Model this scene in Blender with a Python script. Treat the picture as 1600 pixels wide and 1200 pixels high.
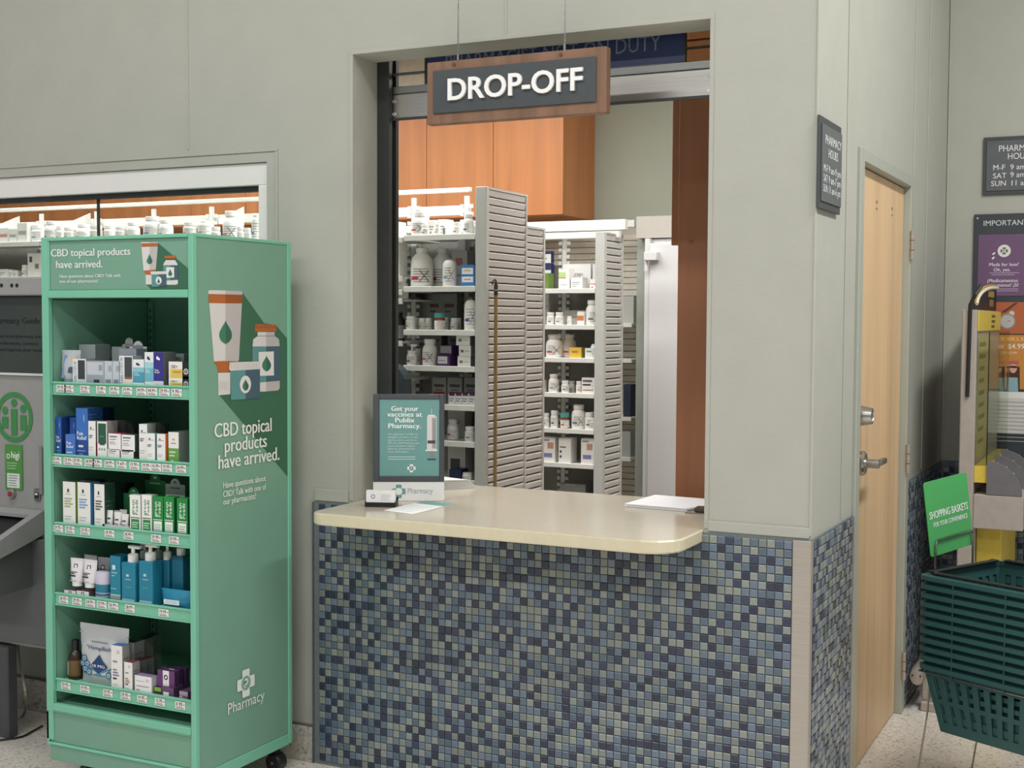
import bpy, bmesh, math, random
from mathutils import Vector, Matrix
random.seed(7)
for o in list(bpy.data.objects): bpy.data.objects.remove(o, do_unlink=True)
scene = bpy.context.scene
COL = scene.collection

# ------------------------------------------------------------------ camera
FPX, YAW, PITCH, ROLL = 2049.06, -.4591, -.0489, .0052
CAM = Vector((.921, -3.8735, 1.6))
_F = Vector((math.sin(YAW)*math.cos(PITCH), math.cos(YAW)*math.cos(PITCH), math.sin(PITCH)))
_r = Vector((math.cos(YAW), -math.sin(YAW), 0)); _u = _r.cross(_F)
_R = _r*math.cos(ROLL)+_u*math.sin(ROLL); _U = -_r*math.sin(ROLL)+_u*math.cos(ROLL)
cd = bpy.data.cameras.new('camera'); cam = bpy.data.objects.new('camera', cd); COL.objects.link(cam)
cd.sensor_fit = 'HORIZONTAL'; cd.sensor_width = 36; cd.lens = FPX/1600*36; cd.clip_start = .05
cam.matrix_world = Matrix(((_R.x,_U.x,-_F.x,CAM.x),(_R.y,_U.y,-_F.y,CAM.y),(_R.z,_U.z,-_F.z,CAM.z),(0,0,0,1)))
scene.camera = cam

def at(px, py, **k):
    """where the line of sight through a measured photo point meets a known plane of the room"""
    d = _F+_R*((px-800)/FPX)-_U*((py-600)/FPX)
    (a, v), = k.items(); i = 'xyz'.index(a)
    return CAM+d*((v-CAM[i])/d[i])

# ------------------------------------------------------------------ world, lights, exposure
w = bpy.data.worlds.new('world'); scene.world = w; w.use_nodes = True
w.node_tree.nodes['Background'].inputs[0].default_value = (.95, .97, 1, 1)
w.node_tree.nodes['Background'].inputs[1].default_value = .34
def area(name, loc, sx, sy, power, col=(1,.985,.965), rot=(0,0,0)):
    l = bpy.data.lights.new(name, 'AREA'); l.shape = 'RECTANGLE'; l.size = sx; l.size_y = sy; l.energy = power; l.color = col
    o = bpy.data.objects.new(name, l); COL.objects.link(o); o.location = loc; o.rotation_euler = rot
    return o
# rows of fluorescent strip fittings under the store ceiling
STORE = [(-1.4, -1.9, 4.2, 4.4, .3, 80), (-1.4, -5.0, 4.2, 5, .3, 165), (4.0, -5.0, 4.2, 4, .3, 50), (1.65, -.25, 4.0, .3, 3.0, 138)]
for i, (x, y, z, sx, sy, p) in enumerate(STORE): area('store_strip_light', (x, y, z), sx, sy, p)
# recessed ceiling lights over the pharmacy
PHARM = [(-2.3, 1.0, 36), (-4.4, 1.0, 27), (-.9, 2.0, 40), (-2.6, 2.25, 30), (-4.6, 2.3, 28), (-6.4, 1.5, 26)]
for x, y, p in PHARM: area('pharmacy_ceiling_light', (x, y, 3.24), 1.15, .55, p, (1,.99,.97))
scene.view_settings.view_transform = 'Standard'; scene.view_settings.look = 'None'
scene.view_settings.gamma = 1; scene.view_settings.use_curve_mapping = False
scene.view_settings.exposure = -.2

# ------------------------------------------------------------------ materials
def lin(h):
    h = h.lstrip('#'); c = [int(h[i:i+2], 16)/255 for i in (0,2,4)]
    return tuple(x/12.92 if x <= .04045 else ((x+.055)/1.055)**2.4 for x in c)+(1,)
_M = {}
def mat(hexcol, rough=.5, metal=0, kind=None, name=None, amount=.06, scale=30, bump=0, spec=.5, alpha=None):
    key = (hexcol, rough, metal, kind, amount, scale, bump, alpha)
    if key in _M: return _M[key]
    m = bpy.data.materials.new(name or 'paint_'+hexcol.lstrip('#')); m.use_nodes = True
    nt = m.node_tree; b = nt.nodes['Principled BSDF']; N = nt.nodes.new; L = nt.links.new
    b.inputs['Roughness'].default_value = rough; b.inputs['Metallic'].default_value = metal
    b.inputs['Specular IOR Level'].default_value = spec
    c = lin(hexcol); tc = N('ShaderNodeTexCoord')
    def ramp(fac, stops):
        r = N('ShaderNodeValToRGB'); r.color_ramp.elements[0].position = stops[0][0]; r.color_ramp.elements[0].color = stops[0][1]
        r.color_ramp.elements[1].position = stops[-1][0]; r.color_ramp.elements[1].color = stops[-1][1]
        for p, cc in stops[1:-1]: e = r.color_ramp.elements.new(p); e.color = cc
        L(fac, r.inputs[0]); return r
    def sh(k): return tuple(min(1, x*k) for x in c[:3])+(1,)
    if kind == 'wood':
        mp = N('ShaderNodeMapping'); mp.inputs['Scale'].default_value = (scale, scale, scale*.06); L(tc.outputs['Object'], mp.inputs[0])
        n = N('ShaderNodeTexNoise'); n.inputs['Scale'].default_value = 1; n.inputs['Detail'].default_value = 6; n.inputs['Distortion'].default_value = .6
        L(mp.outputs[0], n.inputs[0]); r = ramp(n.outputs['Fac'], [(.3, sh(1-amount*1.6)), (.5, c), (.7, sh(1+amount))]); L(r.outputs[0], b.inputs['Base Color'])
    elif kind == 'terrazzo':
        v = N('ShaderNodeTexVoronoi'); v.inputs['Scale'].default_value = scale; L(tc.outputs['Object'], v.inputs[0])
        n = N('ShaderNodeTexNoise'); n.inputs['Scale'].default_value = scale*1.2; n.inputs['Detail'].default_value = 3; L(tc.outputs['Object'], n.inputs[0])
        sx = N('ShaderNodeSeparateColor'); L(v.outputs['Color'], sx.inputs[0])
        r = ramp(sx.outputs[0], [(0, sh(.36)), (.06, sh(.55)), (.10, sh(.85)), (.45, c), (.8, sh(.92)), (1, sh(1.1))])
        r.color_ramp.interpolation = 'CONSTANT'
        mx = N('ShaderNodeMix'); mx.data_type = 'RGBA'; mx.inputs[0].default_value = amount
        r2 = ramp(n.outputs['Fac'], [(.35, sh(.45)), (.6, sh(1.1))]); L(r.outputs[0], mx.inputs[6]); L(r2.outputs[0], mx.inputs[7]); L(mx.outputs[2], b.inputs['Base Color'])
    elif kind == 'brushed':
        mp = N('ShaderNodeMapping'); mp.inputs['Scale'].default_value = (2, 2, 90); L(tc.outputs['Object'], mp.inputs[0])
        n = N('ShaderNodeTexNoise'); n.inputs['Scale'].default_value = 3; L(mp.outputs[0], n.inputs[0])
        r = ramp(n.outputs['Fac'], [(.3, sh(.9)), (.7, sh(1.08))]); L(r.outputs[0], b.inputs['Base Color'])
    elif kind == 'glass':
        b.inputs['Base Color'].default_value = c; b.inputs['Transmission Weight'].default_value = 1; b.inputs['IOR'].default_value = 1.02
    else:
        n = N('ShaderNodeTexNoise'); n.inputs['Scale'].default_value = scale; n.inputs['Detail'].default_value = 3; L(tc.outputs['Object'], n.inputs[0])
        r = ramp(n.outputs['Fac'], [(.3, sh(1-amount)), (.7, sh(1+amount))]); L(r.outputs[0], b.inputs['Base Color'])
        if bump:
            n2 = N('ShaderNodeTexNoise'); n2.inputs['Scale'].default_value = scale*9; n2.inputs['Detail'].default_value = 4; L(tc.outputs['Object'], n2.inputs[0])
            bp = N('ShaderNodeBump'); bp.inputs['Strength'].default_value = bump; bp.inputs['Distance'].default_value = .002
            L(n2.outputs['Fac'], bp.inputs['Height']); L(bp.outputs[0], b.inputs['Normal'])
    _M[key] = m; return m
def P(h, r=.55): return mat(h, r, amount=.02)             # printed card, paper, ink
WALL = mat('#b0b1a6', .75, name='sage_wall_paint', amount=.025, scale=7, bump=.35)
INWALL = mat('#a9ad9f', .8, name='pharmacy_wall_paint', amount=.02, scale=5)
GRN = mat('#78a48d', .42, name='green_powder_coat', amount=.02, scale=12)
MINT = mat('#7cc2a4', .38, name='mint_frame_paint', amount=.02, scale=12)
GIN = mat('#82b69d', .5, name='green_interior_paint', amount=.03, scale=10)
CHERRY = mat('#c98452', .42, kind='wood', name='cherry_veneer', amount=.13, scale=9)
CHERRY_SHADE = mat('#94603f', .5, kind='wood', name='shaded_cherry_veneer', amount=.12, scale=11)  # same cherry wood as the wall cabinets, shade put into a darker colour
MAPLE = mat('#e0be93', .45, kind='wood', name='maple_veneer', amount=.10, scale=10)
WALNUT = mat('#7f5f49', .5, kind='wood', name='walnut_frame', amount=.22, scale=16)
STEEL = mat('#b9b6b0', .3, 1, 'brushed', 'brushed_steel')
SATIN = mat('#b8b0a6', .4, .45, 'brushed', 'satin_steel_guard')
DKMETAL = mat('#3a3d3c', .4, .3, name='dark_bronze_track', amount=.08)
SHELFW = mat('#e6e6e1', .45, name='white_shelf_enamel', amount=.02)
SLAT = mat('#d4d1cf', .45, name='slat_panel_enamel', amount=.03)
LGREY = mat('#c4c5c2', .45, name='light_grey_enamel', amount=.03)
CHAR = mat('#43484a', .5, name='charcoal_sign_plate', amount=.05)
WHITE = mat('#f4f3ef', .45, name='white_plastic', amount=.01)
BLACK = mat('#1b1c1e', .45, name='black_plastic', amount=.05)
CREAM = mat('#d9d0b2', .3, name='cream_edge_solid_surface', amount=.03)
TOP = mat('#bfb6a4', .16, name='beige_solid_surface', amount=.09, scale=260)
FLOOR = mat('#efe8dd', .3, kind='terrazzo', name='terrazzo_floor', amount=.30, scale=110)
TBASE = mat('#c4bfb2', .3, kind='terrazzo', name='terrazzo_base', amount=.35, scale=90)
GROUT = mat('#6f787c', .8, name='grey_grout', amount=.08, scale=60)
BASK = mat('#28504e', .5, name='dark_green_basket_plastic', amount=.05)
CHROME = mat('#9a9a98', .22, 1, name='chrome_wire', amount=.03)
GLASS = mat('#f2f6f6', .02, kind='glass', name='clear_pane')
GREY = mat('#8e9091', .45, name='kiosk_grey', amount=.04)

# ------------------------------------------------------------------ mesh builder
_G = {}
def glyph(ch, res=2):
    if (ch, res) in _G: return _G[ch, res]
    def ev(s):
        cu = bpy.data.curves.new('t', 'FONT'); cu.body = s; cu.resolution_u = res; cu.dimensions = '2D'; cu.fill_mode = 'FRONT'
        o = bpy.data.objects.new('t', cu); me = o.to_mesh()
        r = ([(v.co.x, v.co.y) for v in me.vertices], [tuple(p.vertices) for p in me.polygons])
        o.to_mesh_clear(); bpy.data.objects.remove(o); bpy.data.curves.remove(cu); return r
    v, f = ev(ch) if ch != ' ' else ([], [])
    mw = max(a[0] for a in ev('H'+ch+'H')[0])-max(a[0] for a in ev('HH')[0])
    _G[ch, res] = (v, f, mw); return _G[ch, res]
X, Y, Z = Vector((1,0,0)), Vector((0,1,0)), Vector((0,0,1))
class MB:
    def __init__(s): s.v = []; s.f = []; s.m = []; s.mats = []
    def mi(s, m):
        if m not in s.mats: s.mats.append(m)
        return s.mats.index(m)
    def add(s, vs, fs, m):
        b = len(s.v); s.v += [tuple(v) for v in vs]; i = s.mi(m)
        for f in fs: s.f.append(tuple(b+k for k in f)); s.m.append(i)
        return s
    def box(s, x0, x1, y0, y1, z0, z1, m, top=None, front=None, right=None):
        vs = [(x,y,z) for z in (z0,z1) for y in (y0,y1) for x in (x0,x1)]
        for f, mm in (((0,2,3,1),m), ((4,5,7,6),top or m), ((0,1,5,4),front or m), ((2,6,7,3),m), ((0,4,6,2),m), ((1,3,7,5),right or m)):
            s.add([vs[k] for k in f], [(0,1,2,3)], mm)
        return s
    def cbox(s, x0, x1, y0, y1, z0, z1, m, b=.003, seg=1):
        bm = bmesh.new(); bmesh.ops.create_cube(bm, size=1)
        for v in bm.verts: v.co = Vector(((x0+x1)/2+v.co.x*(x1-x0), (y0+y1)/2+v.co.y*(y1-y0), (z0+z1)/2+v.co.z*(z1-z0)))
        bmesh.ops.bevel(bm, geom=bm.edges[:], offset=b, segments=seg, affect='EDGES', profile=.5)
        bm.verts.index_update(); s.add([v.co for v in bm.verts], [[v.index for v in f.verts] for f in bm.faces], m); bm.free(); return s
    def quad(s, org, r, u, w, h, m):
        o = Vector(org); return s.add([o, o+r*w, o+r*w+u*h, o+u*h], [(0,1,2,3)], m)
    def poly(s, pts, m): return s.add(pts, [tuple(range(len(pts)))], m)
    def prism(s, pts, d, m, cap=None):
        """closed outline of 3D points swept by vector d"""
        n = len(pts); d = Vector(d); a = [Vector(p) for p in pts]
        s.add(a, [tuple(range(n))], cap or m); s.add([p+d for p in a], [tuple(range(n))[::-1]], cap or m)
        s.add(a+[p+d for p in a], [(i, (i+1) % n, n+(i+1) % n, n+i) for i in range(n)], m); return s
    def lathe(s, prof, m, c=(0,0,0), n=20, ax='z', a0=0, a1=360, sx=1, sy=1):
        full = a1-a0 >= 360; k = n if full else n+1; vs = []; c = Vector(c)
        for r, h in prof:
            for i in range(k):
                a = math.radians(a0+(a1-a0)*i/n); p = (r*math.cos(a)*sx, r*math.sin(a)*sy, h)
                if ax == 'x': p = (h, p[0], p[1])
                elif ax == 'y': p = (p[0], h, p[1])
                vs.append(c+Vector(p))
        fs = []
        for j in range(len(prof)-1):
            for i in range(n):
                i2 = (i+1) % k if full else i+1; fs.append((j*k+i, j*k+i2, (j+1)*k+i2, (j+1)*k+i))
        if full:
            if prof[0][0] > 1e-6: fs.append(tuple(range(k))[::-1])
            if prof[-1][0] > 1e-6: fs.append(tuple((len(prof)-1)*k+i for i in range(k)))
        return s.add(vs, fs, m)
    def tube(s, pts, r, m, n=8, closed=False):
        pts = [Vector(p) for p in pts]; N = len(pts); vs = []; prev = None
        for i, p in enumerate(pts):
            a = pts[(i-1) % N] if (closed or i) else p; b = pts[(i+1) % N] if (closed or i < N-1) else p
            t = (b-a).normalized(); ref = prev if prev else (Z if abs(t.z) < .9 else X)
            e1 = (ref-t*ref.dot(t)).normalized(); prev = e1; e2 = t.cross(e1)
            vs += [p+e1*(r*math.cos(2*math.pi*k/n))+e2*(r*math.sin(2*math.pi*k/n)) for k in range(n)]
        fs = [(i*n+k, i*n+(k+1) % n, ((i+1) % N)*n+(k+1) % n, ((i+1) % N)*n+k) for i in range(N if closed else N-1) for k in range(n)]
        if not closed: fs += [tuple(range(n))[::-1], tuple((N-1)*n+k for k in range(n))]
        return s.add(vs, fs, m)
    def disc(s, c, r, u, rad, m, n=20, ry=None):
        c = Vector(c); return s.add([c+r*(rad*math.cos(2*math.pi*k/n))+u*((ry or rad)*math.sin(2*math.pi*k/n)) for k in range(n)], [tuple(range(n))], m)
    def ring(s, c, r, u, r0, r1, m, n=28, asp=1):
        c = Vector(c); vs = [c+r*(q*math.cos(2*math.pi*k/n))+u*(q*asp*math.sin(2*math.pi*k/n)) for q in (r0,r1) for k in range(n)]
        return s.add(vs, [(k, (k+1) % n, n+(k+1) % n, n+k) for k in range(n)], m)
    def text(s, t, size, org, r, u, m, align='l', width=None, bold=0, res=2, track=0):
        """size = cap height; width squeezes the line to a measured width"""
        size = size/.69; adv = [glyph(c, res)[2]+track for c in t]; W = sum(adv); k = (width/(W*size)) if width else 1
        x = {'l': 0, 'c': -W/2, 'r': -W}[align]; o = Vector(org)
        for dx in ([0] if not bold else [-bold, 0, bold]):
            xx = x
            for c, a in zip(t, adv):
                v, f, _ = glyph(c, res)
                if v: s.add([o+r*((xx+p[0]+dx)*size*k)+u*(p[1]*size) for p in v], f, m)
                xx += a
            o = o+(r.cross(u))*1e-5
        return s
    def lines(s, org, r, u, w, n, pitch, th, m, seed=0):
        rr = random.Random(seed)
        for i in range(n): s.quad(Vector(org)-u*(i*pitch), r, u, w*rr.uniform(.7, 1), th, m)
        return s
    def data(s, name, smooth=0):
        me = bpy.data.meshes.new(name); me.from_pydata(s.v, [], s.f)
        for m in s.mats: me.materials.append(m)
        me.polygons.foreach_set('material_index', s.m)
        if smooth:
            me.polygons.foreach_set('use_smooth', [True]*len(s.f)); me.set_sharp_from_angle(angle=math.radians(smooth))
        me.update(); return me
    def build(s, name, parent=None, loc=(0,0,0), rz=0, smooth=0, scale=None, label=None):
        return link(name, s.data(name, smooth), parent, loc, rz, scale, label)
def link(name, me, parent=None, loc=(0,0,0), rz=0, scale=None, label=None):
    o = bpy.data.objects.new(name, me); COL.objects.link(o); o.location = loc; o.rotation_euler = (0,0,rz)
    if scale: o.scale = scale
    if parent: o.parent = parent
    if label: o['label'] = label
    return o
def tag(o, label, cat, group=None):
    o['label'] = label; o['category'] = cat
    if group: o['group'] = group
    return o
def thing(name, label, cat, loc=(0,0,0), rz=0, group=None): return tag(link(name, None, None, loc, rz), label, cat, group)
def struct(o): o['kind'] = 'structure'; return o
def stuff(o): o['kind'] = 'stuff'; return o
def arc(cx, cy, r, a0, a1, n=6): return [(cx+r*math.cos(math.radians(a0+(a1-a0)*i/n)), cy+r*math.sin(math.radians(a0+(a1-a0)*i/n))) for i in range(n+1)]

# ================================================================== THE ROOM
XL, XR, ZO, T = -1.614, -.329, 2.515, .154          # drop-off opening in the front wall
WX, WZ0, WZ1 = -1.985, 1.0, 2.165                   # right jamb, sill and head of the pharmacy window
HT = 4.4
struct(MB().box(-9, 6, -9, 6, -.1, 0, FLOOR).build('floor'))
m = MB()
m.box(-9, -5, 0, T, 0, HT, WALL); m.box(-5, WX, 0, T, 0, WZ0, WALL); m.box(-5, WX, 0, T, WZ1, HT, WALL)
m.box(WX, XL, 0, T, 0, HT, WALL); m.box(XL, XR, 0, T, 0, .9, WALL); m.box(XL, XR, 0, T, ZO, HT, WALL); m.box(XR, 0, 0, T, 0, HT, WALL)
struct(m.build('wall_front'))
DY0, DY1, DZ = .648, 1.562, 2.134
m = MB(); m.box(-.12, 0, T, DY0-.07, 0, HT, WALL); m.box(-.12, 0, DY0-.07, DY1+.07, DZ+.05, HT, WALL); m.box(-.12, 0, DY1+.07, 2.575, 0, HT, WALL)
struct(m.build('wall_side'))
struct(MB().box(0, 6, 2.575, 2.7, 0, HT, WALL).build('wall_back'))
struct(MB().box(-9, -.12, 4.0, 4.1, 0, 3.3, INWALL).build('wall_pharmacy'))
struct(MB().box(-9, -8.9, T, 4.0, 0, 3.3, INWALL).build('wall_left'))
struct(MB().box(-.14, -.121, 2.7, 4.0, 0, 3.3, INWALL).build('wall_right'))
struct(MB().box(-9, -.12, T, 4.1, 3.3, 3.4, mat('#e8e6df', .8, name='ceiling_tile_white')).build('ceiling'))
# joints, beads and trims of the painted walls
k = 0
def trim(x0, x1, y0, y1, z0, z1, m=WALL):
    global k; k += 1; return struct(MB().cbox(x0, x1, y0, y1, z0, z1, m, min(.002, .3*min(x1-x0, y1-y0, z1-z0))).build('trim_%d' % k))
trim(XL-.016, XR+.014, -.003, -.0005, ZO, ZO+.016); trim(XL-.016, XL-.0005, -.003, -.0005, .96, ZO); trim(XR+.0005, XR+.014, -.003, -.0005, .96, ZO)
trim(-2.345, -2.339, -.003, 0, WZ1+.06, HT); trim(-1.026, -1.018, -.003, 0, ZO+.016, HT)
trim(-5, WX+.05, -.0045, -.0005, WZ1+.035, WZ1+.045); trim(WX+.04, WX+.05, -.0045, -.0005, .2, WZ1+.035)
trim(0, .004, .405, .413, .96, HT); trim(0, .004, DY1+.09, DY1+.1, DZ+.05, HT); trim(0, .004, 2.0, 2.008, .96, HT); trim(.002, .012, 2.566, 2.575, .96, HT)
trim(-.004, .004, -.004, .004, .96, HT); trim(-1.776, XL-.02, -.006, -.001, .952, .995); trim(XR+.0135, -.002, -.006, -.001, .953, .985)
struct(MB().cbox(-5, -1.785, -.014, -.001, 0, .128, TBASE, .003).build('baseboard_front'))
trim(-5, -1.785, -.006, -.0005, .128, .137, mat('#6d6a62', .7))

# ------------------------------------------------------------------ mosaic wainscot
TP, TS = .0258, .0228
def tilemesh(mt):
    a, t, b = TS/2, .006, .0022
    vs = [(sx*a, sy*a, 0) for sx, sy in ((-1,-1),(1,-1),(1,1),(-1,1))]+[(sx*a, sy*a, t-.0012) for sx, sy in ((-1,-1),(1,-1),(1,1),(-1,1))]+[(sx*(a-b), sy*(a-b), t) for sx, sy in ((-1,-1),(1,-1),(1,1),(-1,1))]
    fs = [(8,9,10,11)]+[(i, (i+1) % 4, 4+(i+1) % 4, 4+i) for i in range(4)]+[(4+i, 4+(i+1) % 4, 8+(i+1) % 4, 8+i) for i in range(4)]
    return vs, fs
TCOL = ['#353a4d','#3c4258','#2f3446','#5e6d7c','#697888','#586674','#6c7b8a','#848b85','#8d938c','#7a817c','#88908e']
TW = [10,9,8,13,11,9,7,11,9,8,6]
TM = [mat(c, .16, name='glass_tile_'+c[1:], amount=.05, scale=200) for c in TCOL]
def lighter(h): return '#'+''.join('%02x' % min(255, int(int(h[i:i+2], 16)*1.0+12)) for i in (1,3,5))
TR_ = {m_.name: mat(lighter(c_), .25, name='tile_rim_'+c_[1:], amount=.04, scale=200) for m_, c_ in zip(TM, TCOL)}
TMESH = []
for mt in TM:
    b = MB(); v, f = tilemesh(mt); b.add(v, f[:5], mt); b.add(v, f[5:], TR_[mt.name]); TMESH.append(b.data('tile'))
def tilefield(parent, org, right, up, nx, ny, keep=None, skip=None, seed=1):
    """org = corner of the field on the grout face; the tiles stand out along right x up"""
    rr = random.Random(seed); nrm = right.cross(up); rot = Matrix((right, up, nrm)).transposed().to_4x4()
    bulk = MB(); cells = []; last = {}
    for j in range(ny):
        for i in range(nx):
            cl = [q for q in (last.get((i-1, j)), last.get((i, j-1)), last.get((i-1, j-1)), last.get((i+1, j-1))) if q is not None]
            ws = [w_*(.38 if (k_ // 3 if k_ < 3 else 1 if k_ < 7 else 2) in cl[:2] else 1)*(.25 if k_ < 3 and cl.count(0) > 1 else 1) for k_, w_ in enumerate(TW)]
            c = rr.choices(range(len(TM)), ws)[0]; last[i, j] = 0 if c < 3 else 1 if c < 7 else 2; p = org+right*((i+.5)*TP)+up*((j+.5)*TP)
            if skip and skip(p): continue
            cells.append((c, p))
    single = set()
    if keep:
        vis = [q for q in range(len(cells)) if keep(cells[q][1])]; vis.sort(key=lambda q: (cells[q][1]-CAM).length); single = set(vis[:300])
    for q, (c, p) in enumerate(cells):
        tw = Matrix.Rotation(rr.uniform(-.012, .012), 4, 'X') @ Matrix.Rotation(rr.uniform(-.012, .012), 4, 'Y')
        M4 = Matrix.Translation(p) @ rot @ tw
        if q in single:
            o = link('tile', TMESH[c], parent); o.matrix_world = M4
        else:
            v, f = tilemesh(None); v = [M4 @ Vector(a) for a in v]; bulk.add(v, f[:5], TM[c]); bulk.add(v[4:], [tuple(k_-4 for k_ in q_) for q_ in f[5:]], TR_[TM[c].name])
    stuff(bulk.build('mosaic_tiles', parent))
ZT = .947
b = MB().box(-1.776, -.002, -.009, -.0005, 0, ZT, GROUT).build('wainscot_front'); struct(b)
NX, NY = int((1.776-.05)/TP), 36
tilefield(b, Vector((-.05-NX*TP, -.0085, ZT-.004-NY*TP)), X, Z, NX, NY, keep=lambda p: p.z > .27, seed=3)
b = MB().box(.0005, .006, .006, DY0-.075, 0, ZT, GROUT).build('wainscot_side'); struct(b)
tilefield(b, Vector((.0055, .016, ZT-.004-36*TP)), Y, Z, int((DY0-.075-.03)/TP), 36, seed=5)
b = MB().box(.0005, .006, DY1+.075, 2.566, 0, ZT, GROUT).build('wainscot_corner'); struct(b)
tilefield(b, Vector((.0055, DY1+.08, ZT-.004-36*TP)), Y, Z, int(.91/TP), 36, seed=6)
b = MB().box(.012, 3, 2.566, 2.5745, 0, ZT, GROUT).build('wainscot_back'); struct(b)
tilefield(b, Vector((.016, 2.5665, ZT-.004-36*TP)), X, Z, 46, 36, seed=7)
# steel corner guard and the slim edge strips of the tiling
m = MB(); m.cbox(-.048, .0075, -.0165, -.0095, 0, ZT, SATIN, .0015); m.cbox(.0068, .0085, -.0165, .012, 0, ZT, SATIN, .0006)
struct(m.build('trim_30'))
struct(MB().cbox(.0065, .014, DY0-.079, DY0-.0735, 0, ZT, SATIN, .001).build('trim_31'))
struct(MB().cbox(-1.781, -1.7765, -.016, -.0005, 0, ZT, mat('#58605f', .6), .001).build('trim_32'))

# ------------------------------------------------------------------ side door
FR = mat('#a9ada1', .5, name='door_frame_paint', amount=.02)
d = MB()
d.cbox(-.11, .012, DY0-.068, DY0-.004, 0, DZ+.05, FR, .003); d.cbox(-.11, .012, DY1+.004, DY1+.068, 0, DZ+.05, FR, .003); d.cbox(-.11, .012, DY0-.004, DY1+.004, DZ+.004, DZ+.05, FR, .003)
door = struct(MB().cbox(-.062, -.018, DY0, DY1, .008, DZ, MAPLE, .002).build('door_1'))
fr = d.build('door_frame', door)
def rosette(name, z, label):
    m = MB()
    if name == 'deadbolt': m.lathe([(.036,-.018),(.036,-.006),(.028,.034),(.022,.035),(.021,.032)], STEEL, (0,.735,z), 24, 'x'); m.box(.032,.0325,.733,.737,z-.008,z+.008,BLACK)
    else:
        m.lathe([(.043,-.018),(.043,.006),(.036,.014),(.018,.016)], STEEL, (0,.735,z), 24, 'x')
        m.lathe([(.016,.0),(.016,.06),(.0,.062)], STEEL, (0,.735,z), 20, 'x')
        m.cbox(.042,.062,.725,.875,z-.011,z+.011,STEEL,.006,2)
    return m.build(name, door, smooth=40, label=label)
rosette('deadbolt', at(1350,649,x=.0).z, 'chrome deadbolt cylinder'); rosette('lever_handle', at(1350,722,x=0).z, 'chrome lever handle')
for z in (1.907, 1.048, .2):
    m = MB(); m.lathe([(.008,-.057),(.008,.057)], SATIN, (.018,DY1+.004,z), 12); m.box(.0122,.0145,DY1+.004,DY1+.04,z-.057,z+.057,SATIN)
    for q in (-.0195,.0195): m.lathe([(.0088,q-.001),(.0088,q+.001)], DKMETAL, (.018,DY1+.004,z), 12)
    m.build('hinge', door, smooth=40)
m = MB()
for y, z in ((DY0+.36, at(1388,323,x=-.018).z), (DY0+.66, at(1410,333,x=-.018).z)):
    m.lathe([(.007,-.0178),(.0055,-.0155)], mat('#8a6a44', .5), (0,y,z), 10, 'x'); m.lathe([(.005,-.0178),(.004,-.0155)], mat('#8a6a44', .5), (0,y,z-.025), 10, 'x')
m.build('screw_plug', door)

# ------------------------------------------------------------------ counter
ZC, TH = .956, .040
out = [(XL+.002, .62), (XL+.002, -.28+.05)]+arc(XL+.052, -.23, .05, 180, 270)[1:]+arc(XR-.102, -.18, .1, 270, 360)+[(XR-.002, .62)]
ct = thing('counter_top', 'beige solid-surface drop-off counter with rounded cream front edge', 'counter', (0,0,ZC-TH))
def rounded(out, z0, z1, b, me, mt):
    n = len(out); c = Vector((sum(p[0] for p in out)/n, sum(p[1] for p in out)/n))
    ins = [c+(Vector(p)-c)*(1-b/(Vector(p)-c).length) for p in out]; r = MB()
    r.add([(p[0],p[1],z0) for p in ins]+[(p[0],p[1],z0+b) for p in out]+[(p[0],p[1],z1-b) for p in out]+[(p[0],p[1],z1) for p in ins],
          [tuple(range(n))[::-1]]+[(q*n+i, q*n+(i+1) % n, (q+1)*n+(i+1) % n, (q+1)*n+i) for q in range(3) for i in range(n)], me)
    r.add([(p[0],p[1],z1+.0001) for p in ins], [tuple(range(n))], mt); return r
rounded(out, 0, TH, .005, CREAM, TOP).build('counter_slab', ct)
MB().box(XL+.06, XR-.06, .16, .6, -.9+.0, -.001, LGREY).build('counter_base', ct)

# ------------------------------------------------------------------ pharmacy window
wf = MB(); WFR = mat('#ebe9e4', .4, name='window_frame_white', amount=.01)
x1 = WX-.001; wf.cbox(-5, x1, .01, .09, WZ1-.082, WZ1-.001, WFR, .003); wf.cbox(x1-.045, x1, .01, .09, WZ0+.05, WZ1-.082, WFR, .003); wf.cbox(-5, x1, .01, .09, WZ0+.001, WZ0+.05, WFR, .003)
win = struct(MB().box(-4.95, x1-.046, .048, .052, WZ0+.052, WZ1-.084, GLASS).build('window_1'))
wf.build('window_frame', win)
MB().box(-4.95, x1-.045, .03, .07, WZ1-.1, WZ1-.0825, DKMETAL).build('sash_head', win)
MB().box(-2.839, -2.833, .044, .056, WZ0+.051, WZ1-.1, DKMETAL).build('sash_bar', win)

# ------------------------------------------------------------------ rolling security shutter in the opening
SY = .18
sh = thing('security_shutter', 'partly raised steel security shutter with clear panels above the drop-off opening', 'shutter', (0,SY,0))
ZB = 2.312
for x0, x1 in ((XL-.06, XL+.05), (XR-.05, XR+.06)):
    m = MB(); m.box(x0, x1, -.0255, -.004, ZC+.002, 2.75, DKMETAL); m.box(x0, x1, .022, .04, ZC+.002, 2.75, DKMETAL); xx = x0 if x0 < -1 else x1-.01; m.box(xx, xx+.01, -.004, .022, ZC+.002, 2.75, DKMETAL)
    m.build('guide_track', sh)
m = MB(); m.cbox(XL+.03, XR-.03, 0, .02, ZB, ZB+.09, STEEL, .003); m.cbox(XL+.03, XR-.03, -.004, .0, ZB-.004, ZB+.006, DKMETAL, .001)
m.build('bottom_bar', sh)
MB().cbox(XL+.03, XR-.03, .002, .018, ZB+.091, ZB+.118, mat('#8f908d', .35, .9, 'brushed'), .002).build('hinge_rail', sh)
m = MB()
for x in (XL+.055, XL+.058, XR-.06):
    for z in (ZB+.02, ZB+.065): m.lathe([(.005,-.003),(.005,.0)], WHITE, (x,0,z), 10, 'y')
m.build('rivet', sh)
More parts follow.
